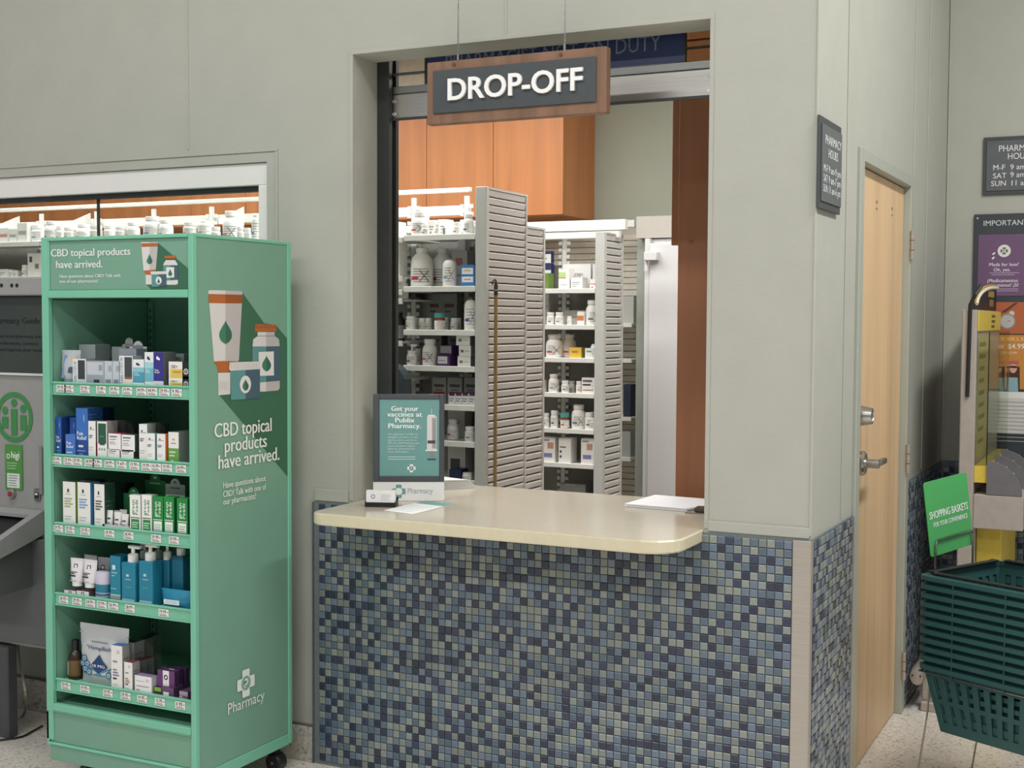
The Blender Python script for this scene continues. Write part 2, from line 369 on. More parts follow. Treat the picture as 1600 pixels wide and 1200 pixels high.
for x0, x1 in ((XL+.05, -1.432), (-.470, XR-.05)):
    MB().box(x0, x1, .008, .012, ZB+.119, 2.7, GLASS).build('clear_panel', sh)
for x in (-1.432, -.474):
    MB().box(x-.004, x+.004, .004, .018, ZB+.119, 2.72, DKMETAL).build('mullion', sh)
for z in (2.473,):
    MB().box(XL+.05, -1.437, .003, .018, z-.005, z+.005, mat('#6e6e6b', .4, .6)).build('panel_rail', sh); MB().box(-.469, XR-.05, .003, .018, z+.0-.003, z+.003, DKMETAL).build('panel_rail', sh)
m = MB(); NAVY = mat('#2b3a63', .4, name='navy_notice_panel'); m.box(-1.427, -.479, .006, .014, ZB+.12, 2.6, NAVY)
m.text('PHARMACIST NOT ON DUTY', .05, (-.955, .0055, 2.475), X, Z, P('#7b8090'), 'c', .80); m.build('notice_panel', sh, label='navy panel reading PHARMACIST NOT ON DUTY')

# ------------------------------------------------------------------ hanging DROP-OFF sign
sx0, sx1, sz0, sz1, sy = -1.250, -.619, 2.235, 2.436, -.12
s = thing('hanging_sign', 'walnut-framed hanging sign with raised white letters DROP-OFF', 'sign', ((sx0+sx1)/2, sy, sz0))
W2, H2 = (sx1-sx0)/2, sz1-sz0
m = MB(); m.cbox(-W2, W2, 0, .036, 0, H2, WALNUT, .002); m.build('wood_frame', s)
MB().cbox(-W2+.025, W2-.032, -.006, .004, .034, H2-.029, CHAR, .0015).build('sign_plate', s)
cu = bpy.data.curves.new('t', 'FONT'); cu.body = 'DROP-OFF'; cu.extrude = .012; cu.offset = .018; cu.resolution_u = 4; cu.bevel_depth = .0
o = bpy.data.objects.new('t', cu); me = o.to_mesh().copy(); o.to_mesh_clear(); bpy.data.objects.remove(o)
xs = [v.co.x for v in me.vertices]; ys = [v.co.y for v in me.vertices]; tw, th = max(xs)-min(xs), max(ys)-min(ys)
for v in me.vertices:
    x, y, z = v.co; v.co = ((x-min(xs))/tw*.473-.237+.006, -.0075-.007*(z/.012), (y-min(ys))/th*.071+.071)
me.materials.clear(); me.materials.append(WHITE); me.name = 'lettering'
link('lettering', me, s, label='raised white letters DROP-OFF')
for px in (-.215, .163):
    MB().lathe([(.006,-.003),(.005,0)], mat('#5b4433', .4), (px,0,H2-.013), 12, 'y').build('peg', s, smooth=40)
for px in (-.21, .168):
    m = MB(); m.tube([(px-.002,.018,H2),(px+.006,.018,1.9)], .0011, CHROME, 6); m.tube([(px+.002,.018,H2),(px-.006,.022,1.9)], .0011, CHROME, 6); m.lathe([(.0045,0),(.0045,.022)], CHROME, (px,.018,H2), 10)
    m.build('suspension_wire', s)

# ================================================================== INSIDE THE PHARMACY
# upper cherry cabinets: every unit is a thing of its own
CY, CZ0, CZ1 = 3.5, 2.246, 3.09
seams = [-2.383-.482*i for i in range(12)]
for i in range(11):
    xa, xb = seams[i+1], seams[i]
    where = ['at the right end of the run', 'second from the right end'][i] if i < 2 else ('third from the right end, cut by the opening jamb' if i == 2 else 'seen above the window shelving, %s from the right end' % ['fourth','fifth','sixth','seventh','eighth','ninth','tenth','eleventh'][i-3])
    c = thing('wall_cabinet', 'cherry wood upper wall cabinet, '+where, 'cabinet', (xb, CY, CZ0), 0, 'upper cherry cabinets on the pharmacy wall')
    w_ = xb-xa-.002
    MB().cbox(-w_, 0, .022, .498, 0, CZ1-CZ0, CHERRY, .001).build('carcass', c); MB().cbox(-w_+.001, -.001, 0, .0205, .002, CZ1-CZ0-.002, CHERRY, .0015).build('door', c)
struct(MB().box(-8.8, -2.38, 3.48, 3.999, CZ1+.002, 3.29, mat('#cdbfae', .8, name='soffit_paint')).build('soffit'))

# ---- shelving
def slatpanel(parent, x, y0, y1, z0, z1, pitch, name='slat'):
    """end panel of louvred slats facing +x, each slat a piece of its own"""
    b = MB(); t = .010; L_ = y1-y0-.03
    pr_ = [(0,0,0),(.010,0,.002),(.016,0,pitch*.70),(.013,0,pitch*.80),(0,0,pitch*.84)]
    b.prism(pr_, (0,L_,0), SLAT); me = b.data(name)
    n = int((z1-z0)/pitch)
    for i in range(n): link(name, me, parent, (x-.017, y0+.015, z1-(i+1)*pitch))
def upright(parent, x, y, z0, z1):
    m = MB(); m.box(x-.012, x+.012, y-.012, y, z0, z1, SHELFW); q = z0+.02
    while q < z1-.03:
        for s_ in (-1, 1): m.box(x+s_*.024-.009, x+s_*.024+.009, y-.014, y-.002, q, q+.018, SHELFW)
        q += .036
    m.build('slotted_upright', parent)
def shelf(parent, x0, x1, y0, y1, z, t=.022, tilt=0):
    m = MB(); m.box(x0, x1, y0, y1, z-.008, z, SHELFW); m.cbox(x0, x1, y0-.004, y0+.008, z-t, z+.003, SHELFW, .0015); return m.build('shelf', parent)
def shelving(label, x0, x1, y, depth, top, back, zs, ups, slz, pitch=.034, loc=None, bays=None, front=True):
    s = thing('shelving_unit', label, 'shelving', (0,0,0))
    zz = 0
    if front:
        m = MB(); m.cbox(x1-.052, x1, y-.002, y+.03, zz, top, LGREY, .002); m.build('end_post', s)
        MB().cbox(x1-.03, x1, y+depth-.014, y+depth, zz, top, LGREY, .002).build('end_post', s)
        m = MB(); m.box(x1-.035, x1-.022, y+.03, y+depth-.014, zz, top-.012, mat('#5d5956', .6)); m.box(x1-.03, x1, y+.03, y+depth-.014, top-.010, top, LGREY); m.build('end_panel', s); slatpanel(s, x1-.002, y+.015, y+depth, slz, top-.004, pitch)
    MB().box(x0, x1-.053, y+back, y+back+.008, 0, top-.16, mat('#8c8a84', .6, name='shelf_back_grey')).build('back_panel', s)
    for u in ups: upright(s, u, y+back-.002, .3, top)
    for (a, b, zl) in bays:
        for z in zl: shelf(s, a, b, y+.004, y+back-.02, z)
    return s
# tall run in front, shared by the window and the opening
Z1 = [2.0, 1.744, 1.551, 1.391, 1.22, 1.059]
Z0 = [1.965, 1.79, 1.69, 1.50, 1.33, 1.12]
Z1[0] = 1.972
g1 = shelving('tall white open shelving run packed with medicine, ending in a louvred panel inside the opening', -6.4, -1.716, 1.2, .415, 2.177, .36,
     None, [-5.1, -4.694, -4.287, -3.886, -3.5, -2.9, -2.286, -2.0], .55, bays=[(-2.134, -1.770, Z1), (-3.3, -2.140, Z0), (-4.345, -3.306, [1.995, 1.7, 1.4, 1.1]), (-6.4, -4.351, [1.995, 1.812, 1.5, 1.2])])
MB().cbox(-6.4, -1.99, 1.56, 1.585, 2.197, 2.218, SHELFW, .003).build('top_rail', g1); MB().cbox(-6.4, -1.99, 1.566, 1.58, 2.09, 2.135, SHELFW, .003).build('back_rail', g1)
for x in (-3.3, -4.34, -4.87):
    m = MB(); m.prism([(0,0,0),(0,-.2,0),(0,-.2,.02),(0,0,.1)], (.006,0,0), SHELFW); m.build('shelf_bracket', g1, (x, 1.556, 2.07))
m = MB(); m.box(-1.755, -1.740, 1.617, 1.80, 0, 2.02, mat('#5d5956', .6)); m.box(-1.745, -1.718, 1.617, 1.80, 2.025, 2.035, LGREY); m.build('end_panel', g1)
slatpanel(g1, -1.72, 1.603, 1.815, .55, 2.03, .034); MB().cbox(-1.75, -1.718, 1.80, 1.818, 0, 2.035, LGREY, .002).build('end_post', g1)
# second unit and the wall unit behind it
Z2 = [1.764, 1.572, 1.397, 1.21, 1.019, .835]
g2 = shelving('lower white rear shelving with louvred end, deeper in the pharmacy beside the refrigerator', -3.2, -1.694, 2.5, .273, 2.062, .25, Z2, [-2.03], .55, bays=[(-3.2, -1.748, Z2)], pitch=.0365)
MB().cbox(-3.2, -1.66, 2.70, 2.745, 2.085, 2.14, SHELFW, .003).build('top_rail', g2); MB().cbox(-3.2, -1.68, 2.66, 2.70, 2.04, 2.075, SHELFW, .003).build('top_rail', g2)
g3 = thing('slatwall_shelving', 'slatted wall shelving against the far pharmacy wall behind the second unit', 'shelving', (0,0,0))
MB().box(-3.8, -1.99, 3.96, 3.998, .1, 2.19, mat('#b9b3a6', .6)).build('back_panel', g3); m = MB()
for i in range(52): m.box(-3.8, -1.995, 3.950, 3.96, .12+i*.039, .12+i*.039+.034, mat('#cfc9bc', .5))
stuff(m.build('slats', g3)); MB().cbox(-3.8, -1.985, 3.68, 3.72, 2.17, 2.215, SHELFW, .003).build('top_rail', g3)
m = MB(); m.prism([(-1.992,3.73,2.165),(-1.992,3.95,2.165),(-1.992,3.95,1.98)], (.006,0,0), LGREY); m.build('bracket', g3)
for z in (1.58, 1.36, 1.0, .75): shelf(g3, -2.6, -2.0, 3.7, 3.95, z)

# ------------------------------------------------------------------ medicine containers
def inkset(R, z0, z1, a0, a1, n, m, th, seed, rad):
    rr = random.Random(seed); b = []
    for i in range(n):
        z = z1-(i+.5)*(z1-z0)/n; e = a0+(a1-a0)*rr.uniform(.55, 1); b.append((z, a0, e))
    return b
_B = {}
def bottle_meshes(kind, ink, xmark):
    key = (kind, ink, xmark)
    if key in _B: return _B[key]
    body = MB(); cap = MB(); lab = MB(); bc, cc = WHITE, WHITE
    if kind == 'pill': prof = [(.47,0),(.5,.02),(.5,.66),(.46,.72),(.40,.74),(.40,.77)]; cp = [(.46,.77),(.46,.98),(.43,1.0)]; lz = (.10,.62)
    elif kind == 'wide': prof = [(.46,0),(.5,.03),(.5,.60),(.46,.70),(.36,.78),(.33,.80),(.33,.83)]; cp = [(.39,.83),(.39,.98),(.36,1.0)]; lz = (.08,.55)
    elif kind == 'jug': prof = [(.48,0),(.5,.03),(.5,.62),(.44,.74),(.26,.86),(.23,.88),(.23,.9)]; cp = [(.27,.9),(.27,.99),(.25,1.0)]; lz = (.06,.5)
    elif kind == 'tall': prof = [(.46,0),(.5,.02),(.5,.78),(.46,.85),(.34,.90),(.3,.91)]; cp = [(.36,.91),(.36,.985),(.33,1.0)]; lz = (.1,.72)
    elif kind == 'round': prof = [(.47,0),(.5,.02),(.5,.80),(.46,.88),(.38,.94),(.22,.985)]; cp = [(.24,.985),(.0,1.0)]; lz = (.12,.74)
    elif kind == 'amber': prof = [(.47,0),(.5,.02),(.5,.64),(.46,.70),(.42,.72)]; cp = [(.52,.72),(.52,.97),(.48,1.0)]; lz = (.06,.56); bc = mat('#9c4a1c', .2, name='amber_plastic'); cc = mat('#53a6a8', .45, name='teal_cap')
    elif kind == 'black': prof = [(.46,0),(.5,.02),(.5,.68),(.40,.80),(.24,.86),(.22,.88)]; cp = [(.3,.88),(.3,.99),(.28,1.0)]; lz = (.1,.55); bc = BLACK; cc = BLACK
    elif kind == 'pump': prof = [(.46,0),(.5,.02),(.5,.46),(.40,.53),(.32,.55)]; cp = [(.36,.55),(.36,.66),(.12,.67),(.08,.68),(.08,.86)]; lz = (.06,.42)
    n = 18
    sq = kind == 'jug'
    body.lathe(prof, bc, n=n); cap.lathe(cp, cc, n=n)
    if kind == 'pump': cap.cbox(-.16, .5, -.1, .1, .86, .97, cc, .03)
    lab.lathe([(.506, lz[0]), (.506, lz[1])], P('#f3f2ee') if kind != 'black' else P('#8d9094'), n=14, a0=-190, a1=10)
    for z, a0, a1 in inkset(.51, lz[0]+.03, lz[1]-.02, -135, -40, 6, None, .01, len(_B), 0):
        lab.lathe([(.512, z), (.512, z+.022)], P('#9a9a9c'), n=5, a0=a0, a1=a1)
    z = lz[0]+(lz[1]-lz[0])*.28
    lab.lathe([(.514, z), (.514, z+.09)], P(ink), n=4, a0=-150, a1=-105)
    if xmark:
        zc_ = (lz[0]+lz[1])/2; zs = (lz[1]-lz[0])*.33
        for sg in (-1, 1):
            vs = []
            for i in range(7):
                q = -1+i/3; a = math.radians(-75+sg*q*24)
                for dz in (-.013, .013): vs.append((.52*math.cos(a), .52*math.sin(a), zc_+q*zs+dz+(.0 if i % 2 else .01)))
            lab.add(vs, [(2*i, 2*i+2, 2*i+3, 2*i+1) for i in range(6)], P('#26262a'))
    _B[key] = (body.data('body', 40), cap.data('cap', 40), lab.data('label_wrap', 40)); return _B[key]
def bottle(x, y, z, d, h, kind, label, group=None, ink='#c0504a', xm=False, rz=0):
    a, b, c = bottle_meshes(kind, ink, xm); nm = {'pump': 'pump_bottle', 'jug': 'medicine_jug'}.get(kind, 'medicine_bottle')
    o = tag(link(nm, a, None, (x, y, z+.0005), rz, (d, d, h)), label, 'bottle', group); link('cap', b, o); link('label_wrap', c, o); return o
def carton(name, label, cat, x0, x1, y, z, d, h, front='#f2f1ed', side=None, top=None, prints=(), sprints=(), group=None, rz=0, tilt=0):
    """prints: (u0,v0,u1,v1,colour) rectangles or (text,u,v,capheight_fraction,colour[,rot][,width_fraction]) on the front; sprints on the right side"""
    m = MB(); w_ = x1-x0; F_, S_, T_ = P(front), P(side or front), P(top or side or front)
    m.box(0, w_, 0, d, 0, h, S_, T_, F_, S_)
    def pr_(lst, org, r, u, W_, H_, nrm):
        for i, q in enumerate(lst):
            off = nrm*(.0004+.0001*i)
            if isinstance(q[0], str):
                t, uu, vv, ch, col = q[:5]; rot = q[5] if len(q) > 5 else 0; wf_ = q[6] if len(q) > 6 else None
                o_ = Vector(org)+r*(uu*W_)+u*(vv*H_)+off
                if rot: m.text(t, ch*W_, o_, u, -r, P(col), 'l', wf_*H_ if wf_ else None, .01, 1)
                else: m.text(t, ch*H_, o_, r, u, P(col), 'l', wf_*W_ if wf_ else None, .01, 1)
            else:
                u0, v0, u1, v1, col = q; m.quad(Vector(org)+r*(u0*W_)+u*(v0*H_)+off, r, u, (u1-u0)*W_, (v1-v0)*H_, P(col))
    pr_(prints, (0,0,0), X, Z, w_, h, -Y); pr_(sprints, (w_,0,0), Y, Z, d, h, X)
    o = tag(m.build(name, None, (x0, y, z+.0006), rz), label, cat, group); return o
def med(px0, px1, py0, y, z, kind, label, group, **kw):
    """one container standing on the shelf at height z, front at depth y, spanning the measured width and height"""
    p = at((px0+px1)/2, py0, y=y); a, b = at(px0, py0, y=y), at(px1, py0, y=y)
    d = (b.x-a.x)*.93; h = p.z-z; lim = (-1.749 if y > 2 else -1.772)-d*.5
    return bottle(min(p.x, lim), y+d*.5, z, d, h, kind, label, group, rz=.45+random.uniform(-.3, .3), **kw)
def medbox(px0, px1, py0, y, z, label, group, d=.07, py1=None, **kw):
    a, b = at(px0, py0, y=y), at(px1, py0, y=y); zb = at(px0, py1, y=y).z if py1 else z; b.x = min(b.x, -1.749 if y > 2 else -1.772)
    return carton('medicine_carton', label, 'box', a.x, b.x, y, zb, d, a.z-zb, group=group, **kw)
RX = [(.1,.55,.8,.62,'#9b9b9e'), (.1,.4,.7,.46,'#9b9b9e'), (.1,.2,.5,.28,'#9b9b9e')]
GA = 'medicine on the front shelving seen through the opening'
A0 = 1.225
# top shelf
z = Z1[0]
med(637,662,331,A0,z,'wide','large white pill bottle, left end of the top shelf inside the opening',GA,ink='#c65b52',xm=True)
med(657,669,333,A0+.12,z,'wide','white pill bottle half hidden behind the large one on the top shelf inside the opening',GA)
med(655,667,351,A0-.005,z,'pill','small white bottle with dark X on its label, top shelf inside the opening',GA,ink='#5a6a8c',xm=True)
medbox(669,680,344,A0+.05,z,'upright white carton with grey print beside the small X bottle, top shelf inside the opening',GA,prints=RX)
med(677,686,350,A0,z,'pill','small white pill bottle in front of the white cartons, top shelf inside the opening',GA)
medbox(684,697,343,A0+.08,z,'second white carton in the middle of the top shelf inside the opening',GA,prints=[(.6,.1,.9,.5,'#6d6d70')]+RX)
med(704,718,347,A0+.02,z,'pill','squat white pill bottle right of the cartons, top shelf inside the opening',GA)
med(720,736,334,A0,z,'wide','medium white pill bottle with blue print, right on the top shelf inside the opening',GA,ink='#41577e')
med(735,746,345,A0+.06,z,'pill','white bottle cut off by the louvred end post, top shelf inside the opening',GA)
# second shelf
z = Z1[1]
med(634,667,387,A0,z,'jug','big white square-shouldered jug with X label, left on the second shelf inside the opening',GA,ink='#c03a55',xm=True)
med(668,699,388,A0+.10,z,'jug','big grey-white jug right of the X jug on the second shelf inside the opening',GA,ink='#c03a55')
med(687,708,405,A0-.012,z,'round','white rounded bottle with tall X label in front of the jugs inside the opening',GA,ink='#7fa8c4',xm=True)
medbox(706,730,392,A0+.15,z,'grey carton with red print behind the blue boxes inside the opening',GA,front='#bcbbb8',prints=[(.25,.6,.7,.8,'#a9706b'),(.2,.3,.8,.36,'#8a8a88')])
medbox(716,727,375,A0+.165,z,'slim white carton standing on the grey carton inside the opening',GA,py1=392,d=.04)
medbox(720,741,431,A0,z,'lower blue and white carton of two on the second shelf inside the opening',GA,front='#3f7fc8',prints=[(.08,.4,.92,.92,'#e9eef2'),(.25,.6,.75,.7,'#d9905a')])
medbox(720,741,414,A0,z,'upper blue and white carton of two on the second shelf inside the opening',GA,py1=430.6,front='#3f7fc8',prints=[(.08,.1,.92,.7,'#e9eef2'),(.25,.4,.75,.5,'#d9b45a')])
# third shelf
z = Z1[2]
for i, (a, b, t) in enumerate([(631,645,494),(651,662,497),(662,672,497),(701,713,497)]):
    med(a,b,t,A0+(.0 if i == 0 else .05),z,'pill',['small pink-labelled white pill bottle, left end of third shelf inside the opening','first small bottle right of the pink-labelled one, third shelf inside the opening','second small bottle right of the pink-labelled one, third shelf inside the opening','small white bottle between the teal-capped and the tall bottle, third shelf inside the opening'][i],GA,ink=['#d86b5c','#77777a','#77777a','#77777a'][i])
for i, (a, b, t) in enumerate([(645,652,496),(692,699,496),(712,719,497)]):
    med(a,b,t,A0+.12,z,'pill',['narrow bottle tucked behind the pink-labelled one, third shelf inside the opening','narrow bottle right behind the teal-capped amber bottle inside the opening','narrow bottle left behind the tall bottle, third shelf inside the opening'][i],GA)
med(675,691,489,A0,z,'amber','amber bottle with teal cap on the third shelf inside the opening',GA,ink='#e8d9cc')
med(721,741,468,A0-.01,z,'round','tall white bottle with black X, right end of third shelf inside the opening',GA,ink='#5a5aa8',xm=True)
for i, (a, b) in enumerate([(667,690),(690,714)]):
    medbox(a,b,459,A0+.24,z,['left','right'][i]+' grey carton of the pair at the back of the third shelf inside the opening',GA,front='#8e8f8a',prints=[(.2,.62,.8,.72,'#6a3f45'),(.2,.48,.6,.54,'#55555a')],d=.06)
# fourth shelf
z = Z1[3]
med(632,647,537,A0,z,'pump','white pump bottle on the fourth shelf inside the opening',GA,ink='#3f4f7c')
med(646,656,545,A0+.1,z,'pill','grey-white bottle behind the pump bottle inside the opening',GA)
med(655,677,530,A0,z,'wide','white bottle with orange label beside the pump bottle inside the opening',GA,ink='#d9704a',xm=True)
PUR = [(.05,.25,.8,.95,'#cfcdd2'),(.15,.5,.6,.58,'#8a8694')]
medbox(683,703,556,A0,z,'lower white and purple carton of two on the fourth shelf inside the opening',GA,front='#4e2b66',prints=PUR)
medbox(687,706,540,A0+.03,z,'upper grey and purple carton of two on the fourth shelf inside the opening',GA,py1=555.7,front='#4e2b66',prints=[(.05,.25,.95,.95,'#9b97a0')])
for i, (a, b, t, e) in enumerate([(715,735,557,None),(717,736,540,556.6),(713,734,523,539.6)]):
    medbox(a,b,t,A0,z,['bottom','middle','top'][i]+' white carton of the leaning stack of three on the fourth shelf inside the opening',GA,py1=e,prints=[(.15,.35,.4,.6,'#7e7e82'),(.5,.45,.85,.5,'#9b9b9e')],side='#8c8c8e',rz=[.02,-.03,.03][i])
for i, (a, b) in enumerate([(672,690),(700,716)]):
    medbox(a,b,522,A0+.25,z,['left','right'][i]+' grey carton at the back of the fourth shelf inside the opening',GA,front='#84857f',prints=[(.2,.75,.8,.83,'#5c5c60'),(.2,.05,.8,.16,'#8a3b3b')],d=.05)
# fifth shelf
z = Z1[4]
for i, (a, b) in enumerate([(675,697),(699,722),(725,746)]):
    medbox(a,b,590,A0+.12,z,['left','middle','right'][i]+' grey carton with red stripe of three on the fifth shelf inside the opening',GA,front='#9a9a96',prints=[(.15,.62,.85,.74,'#4b4b50'),(.25,.48,.75,.55,'#6b6b70'),(.1,.30,.9,.44,'#a8323c')])
for i in range(4):
    a = 701+i*10.5; medbox(a,a+9.8,615,A0,z,['first','second','third','fourth'][i]+' small purple-topped carton of the row above the paper pile inside the opening',GA,top='#4a2a63',front='#dcdad9',prints=[(.1,.8,.95,1,'#4a2a63'),(.1,.5,.8,.6,'#8d8d90'),(.1,.3,.7,.4,'#8d8d90')],d=.06)
# sixth shelf and below
z = Z1[5]
med(723,738,667,A0,z,'pill','white pill bottle on the sixth shelf inside the opening, right of the poster stand',GA)
med(695,712,656,A0+.05,z,'wide','grey-white bottle beside the poster stand on the sixth shelf inside the opening',GA)
medbox(700,726,640,A0+.17,z,'white carton with red mark at the back of the sixth shelf inside the opening',GA,prints=[(.4,.5,.7,.65,'#cf8f8f')],front='#c9c8c4')
z = Z1[5]-.17
shelf(g1, -2.134, -1.77, 1.204, 1.54, z)
medbox(700,727,697,A0+.08,z,'white carton with dark window on the lowest visible shelf inside the opening',GA,prints=[(.15,.1,.7,.6,'#3d3d40')],front='#bcbcb8')
medbox(702,720,733,A0,z,'navy carton low on the shelving behind the paper pile',GA,front='#1d2a52')
med(719,734,739,A0-.01,z,'pill','white bottle lowest on the shelving behind the paper pile',GA)
# bay beyond the jamb
z = Z0[0]; GB = 'medicine at the left jamb of the opening'
medbox(611,622,347,A0,Z0[0],'white carton at the left jamb on the top shelf inside the opening',GB,prints=[(.3,.2,.7,.8,'#d9c6c2')])
medbox(616,624,378,A0,Z0[1]-.06,'small white carton with blue print at the left jamb above the lying bottle',GB,prints=[(.2,.3,.8,.9,'#8b93a8')])
shelf(g1, -2.5, -2.140, 1.204, 1.54, Z0[1]-.06)
o = med(612,632,434,A0,Z0[2],'wide','white bottle with black X at the left jamb beside the big jug',GB,ink='#d45c4f',xm=True)
med(608,627,488,A0,Z0[3],'black','black bottle with grey label at the left jamb inside the opening',GB)

# window bay
GW = 'medicine on the shelving seen through the pharmacy window'
z = 1.995
row = [(44,60,351,'pill'),(63,82,345,'wide'),(84,95,353,'pill'),(95,109,355,'pill'),(112,132,350,'wide'),(135,151,352,'pill'),(157,173,352,'pill'),(175,190,354,'pill'),(191,209,347,'wide'),(217,240,338,'wide'),(242,261,343,'wide'),(280,301,347,'pill'),(303,324,345,'tall'),(326,339,354,'pill'),(341,366,329,'wide'),(367,377,354,'pill'),(378,388,356,'pill'),(389,404,335,'tall')]
ordn = ['first','second','third','fourth','fifth','sixth','seventh','eighth','ninth','tenth','eleventh','twelfth','thirteenth','fourteenth','fifteenth','sixteenth','seventeenth','last']
for i, (a, b, t, kd) in enumerate(row):
    zz = Z0[0] if a > 320 else 1.995
    extra = {14: 'big white X-marked bottle', 17: 'tall white blue-banded bottle', 9: 'large white jar-shaped bottle', 0: 'clear-sided white bottle'}.get(i, 'white medicine bottle')
    med(a,b,t,A0+(.0 if i % 2 else .02),zz,kd,'%s, %s from left in the window row above the green display' % (extra, ordn[i]),GW,xm=(i == 14),ink=['#8aa0b0','#9a9a9c','#c98a80'][i % 3] if i != 17 else '#5aa3c4')
for i, (a, b, t) in enumerate([(-4,13,357),(14,26,358),(27,42,349)]):
    medbox(a,b,t,A0,1.995,['white carton with red print at the photo\'s left edge on the window\'s top shelf','short white carton second from the left edge on the window\'s top shelf','tall pale carton with grey print third on the window\'s top shelf'][i],GW,prints=[(.1,.4,.9,.6,['#d99a94','#b8b8b8','#b0b4ba'][i])],d=.08)
z = 1.812
med(30,41,414,A0,z,'pill','small white bottle left of the navy-topped carton, lower window shelf',GW)
carton('medicine_carton','white slanted carton with navy lid beside the green display, lower window shelf','box',at(43,400,y=A0).x,at(72,400,y=A0).x,A0,z,.12,.125,prints=[(.1,.62,.25,.86,'#5a5a66'),(.4,.35,.6,.55,'#8c8c80')],top='#2a3160',group=GW)
for i, (a, b) in enumerate([(-6,12),(13,20),(21,26)]):
    medbox(a,b,421+i,A0,z,['wide','middle','narrow'][i]+' low white carton in the lower left corner of the window',GW,prints=RX,d=.06)

# second unit
GC = 'medicine on the second shelving unit by the refrigerator'
B0 = 2.525; L2 = 'rear shelving'
def s2(px0, px1, t, kd, label, k_, dy=0, **kw): return med(px0,px1,t,B0+dy,Z2[k_],kd,label+', '+L2,GC,**kw)
def b2(px0, px1, t, label, k_, dy=0, **kw): return medbox(px0,px1,t,B0+dy,Z2[k_] if k_ is not None else 0,label+', '+L2,GC,**kw)
b2(836,861,412,'lower navy and silver carton behind the slotted upright on the top shelf',0,.16,d=.04,front='#1d2257',prints=[(0,.1,1,.75,'#c9c9c6'),(.35,.35,.75,.5,'#88888c')])
b2(836,861,393,'upper navy and silver carton behind the slotted upright on the top shelf',0,.16,py1=411.5,d=.04,front='#1d2257',prints=[(0,.0,1,.75,'#c9c9c6'),(.35,.3,.75,.45,'#88888c')])
b2(843,857,427,'green carton low on the top shelf',0,.07,front='#5d7a2e',prints=[(0,.7,.25,1,'#4fb86a')])
b2(873,889,421,'white carton with green and orange print on the top shelf',0,.02,prints=[(.0,.62,.7,.85,'#b6d98a'),(.0,.55,.7,.6,'#d9704a'),(.2,.2,.8,.25,'#b8b8b8')])
b2(880,923,413,'wide grey-white carton with orange bar and Storage print on the top shelf',0,.12,front='#d6d6d4',prints=[(.30,.25,.78,.40,'#d08350'),('Storage',.2,.55,.14,'#77777c')])
b2(926,946,413,'second grey-white carton with orange bar beside the end post on the top shelf',0,.12,front='#d6d6d4',prints=[(.25,.25,.9,.38,'#d08350')])
b2(892,910,434,'white fine-print carton in front of the wide one on the top shelf',0,.03,prints=RX,side='#dddcd8')
b2(922,942,436,'white and pink carton at the right end of the top shelf',0,0,prints=[(0,.45,1,.52,'#d8487a'),(.2,.1,.5,.22,'#d8487a'),(.75,.3,1,.55,'#d8487a')])
s2(838,850,470,'round','tall white bottle cut by the louvred panel on the second shelf',1)
s2(852,864,488,'pill','small white bottle with red label, left on the second shelf',1,ink='#b83a5a')
s2(865,878,488,'pill','small white bottle second from left on the second shelf',1,ink='#8a8a8c')
b2(880,918,485,'wide grey-white carton at the back of the second shelf',1,.1,front='#d3d3d0',prints=[('Package',.2,.5,.16,'#88888c')])
s2(885,892,494,'pill','tiny yellow-labelled vial in front of the wide carton on the second shelf',1,ink='#d9c04a')
b2(902,912,487,'slim white and orange carton on the second shelf',1,.0,prints=[(0,.35,1,.7,'#d9824a')])
s2(920,941,469,'wide','large white bottle at the right end of the second shelf',1,ink='#7c7c80',xm=True)
s2(847,857,456,'pill','little bottle hanging back in the shade between first and second shelf',1,.14,ink='#b06a50')
s2(848,874,523,'wide','big white bottle left on the third shelf',2,ink='#d04a5a',xm=True)
s2(874,896,523,'wide','big white bottle behind the yellow carton on the third shelf',2,.06,ink='#d04a5a')
b2(890,908,543,'yellow carton on the third shelf',2,.0,front='#e5c04c',prints=[(.2,.5,.7,.7,'#b5882c')])
b2(914,927,544,'white and teal carton on the third shelf',2,.0,front='#e8ece9',side='#3c9c94',top='#3c9c94',prints=[(.2,.6,.8,.75,'#8a9a98')])
s2(930,941,538,'tall','white bottle with blue print at the right end of the third shelf',2,ink='#4a6a8c')
s2(840,846,593,'amber','amber bottle with teal cap half hidden at the left of the fourth shelf',3)
s2(846,853,594,'pill','grey bottle behind the X bottle at the left of the fourth shelf',3,.08)
s2(854,870,585,'wide','white bottle with black X on the fourth shelf',3,xm=True,ink='#9a9a9c')
s2(875,887,595,'pill','small white bottle with blue X on the fourth shelf',3,xm=True,ink='#3a66a8')
s2(887,897,595,'pill','grey-white bottle behind the blue X one on the fourth shelf',3,.07)
s2(898,909,596,'pill','small white bottle with orange and yellow label on the fourth shelf',3,ink='#e08a3a')
b2(909,929,590,'white carton with black title and red edge on the fourth shelf',3,.0,prints=[(.08,.72,.8,.86,'#6d6d72'),(.08,.5,.7,.6,'#3d3d42'),(.08,.2,.75,.26,'#a87a80')],side='#c25a70')
s2(930,941,594,'pill','white bottle at the right end of the fourth shelf',3,ink='#4f7f6a')
s2(844,856,646,'pill','small white bottle left on the fifth shelf',4,ink='#8a8a8c')
s2(858,870,642,'pill','taller white pill bottle second on the fifth shelf',4,ink='#5a5a60')
s2(873,887,646,'amber','amber bottle with teal cap on the fifth shelf',4,ink='#b0522a')
s2(889,911,633,'wide','large white bottle with bold X in the middle of the fifth shelf',4,xm=True,ink='#77777a')
s2(911,926,645,'pill','white bottle with X right of the large one on the fifth shelf',4,xm=True,ink='#6a6a8c')
s2(921,931,644,'pill','bottle peeking out behind the X bottle on the fifth shelf',4,.08)
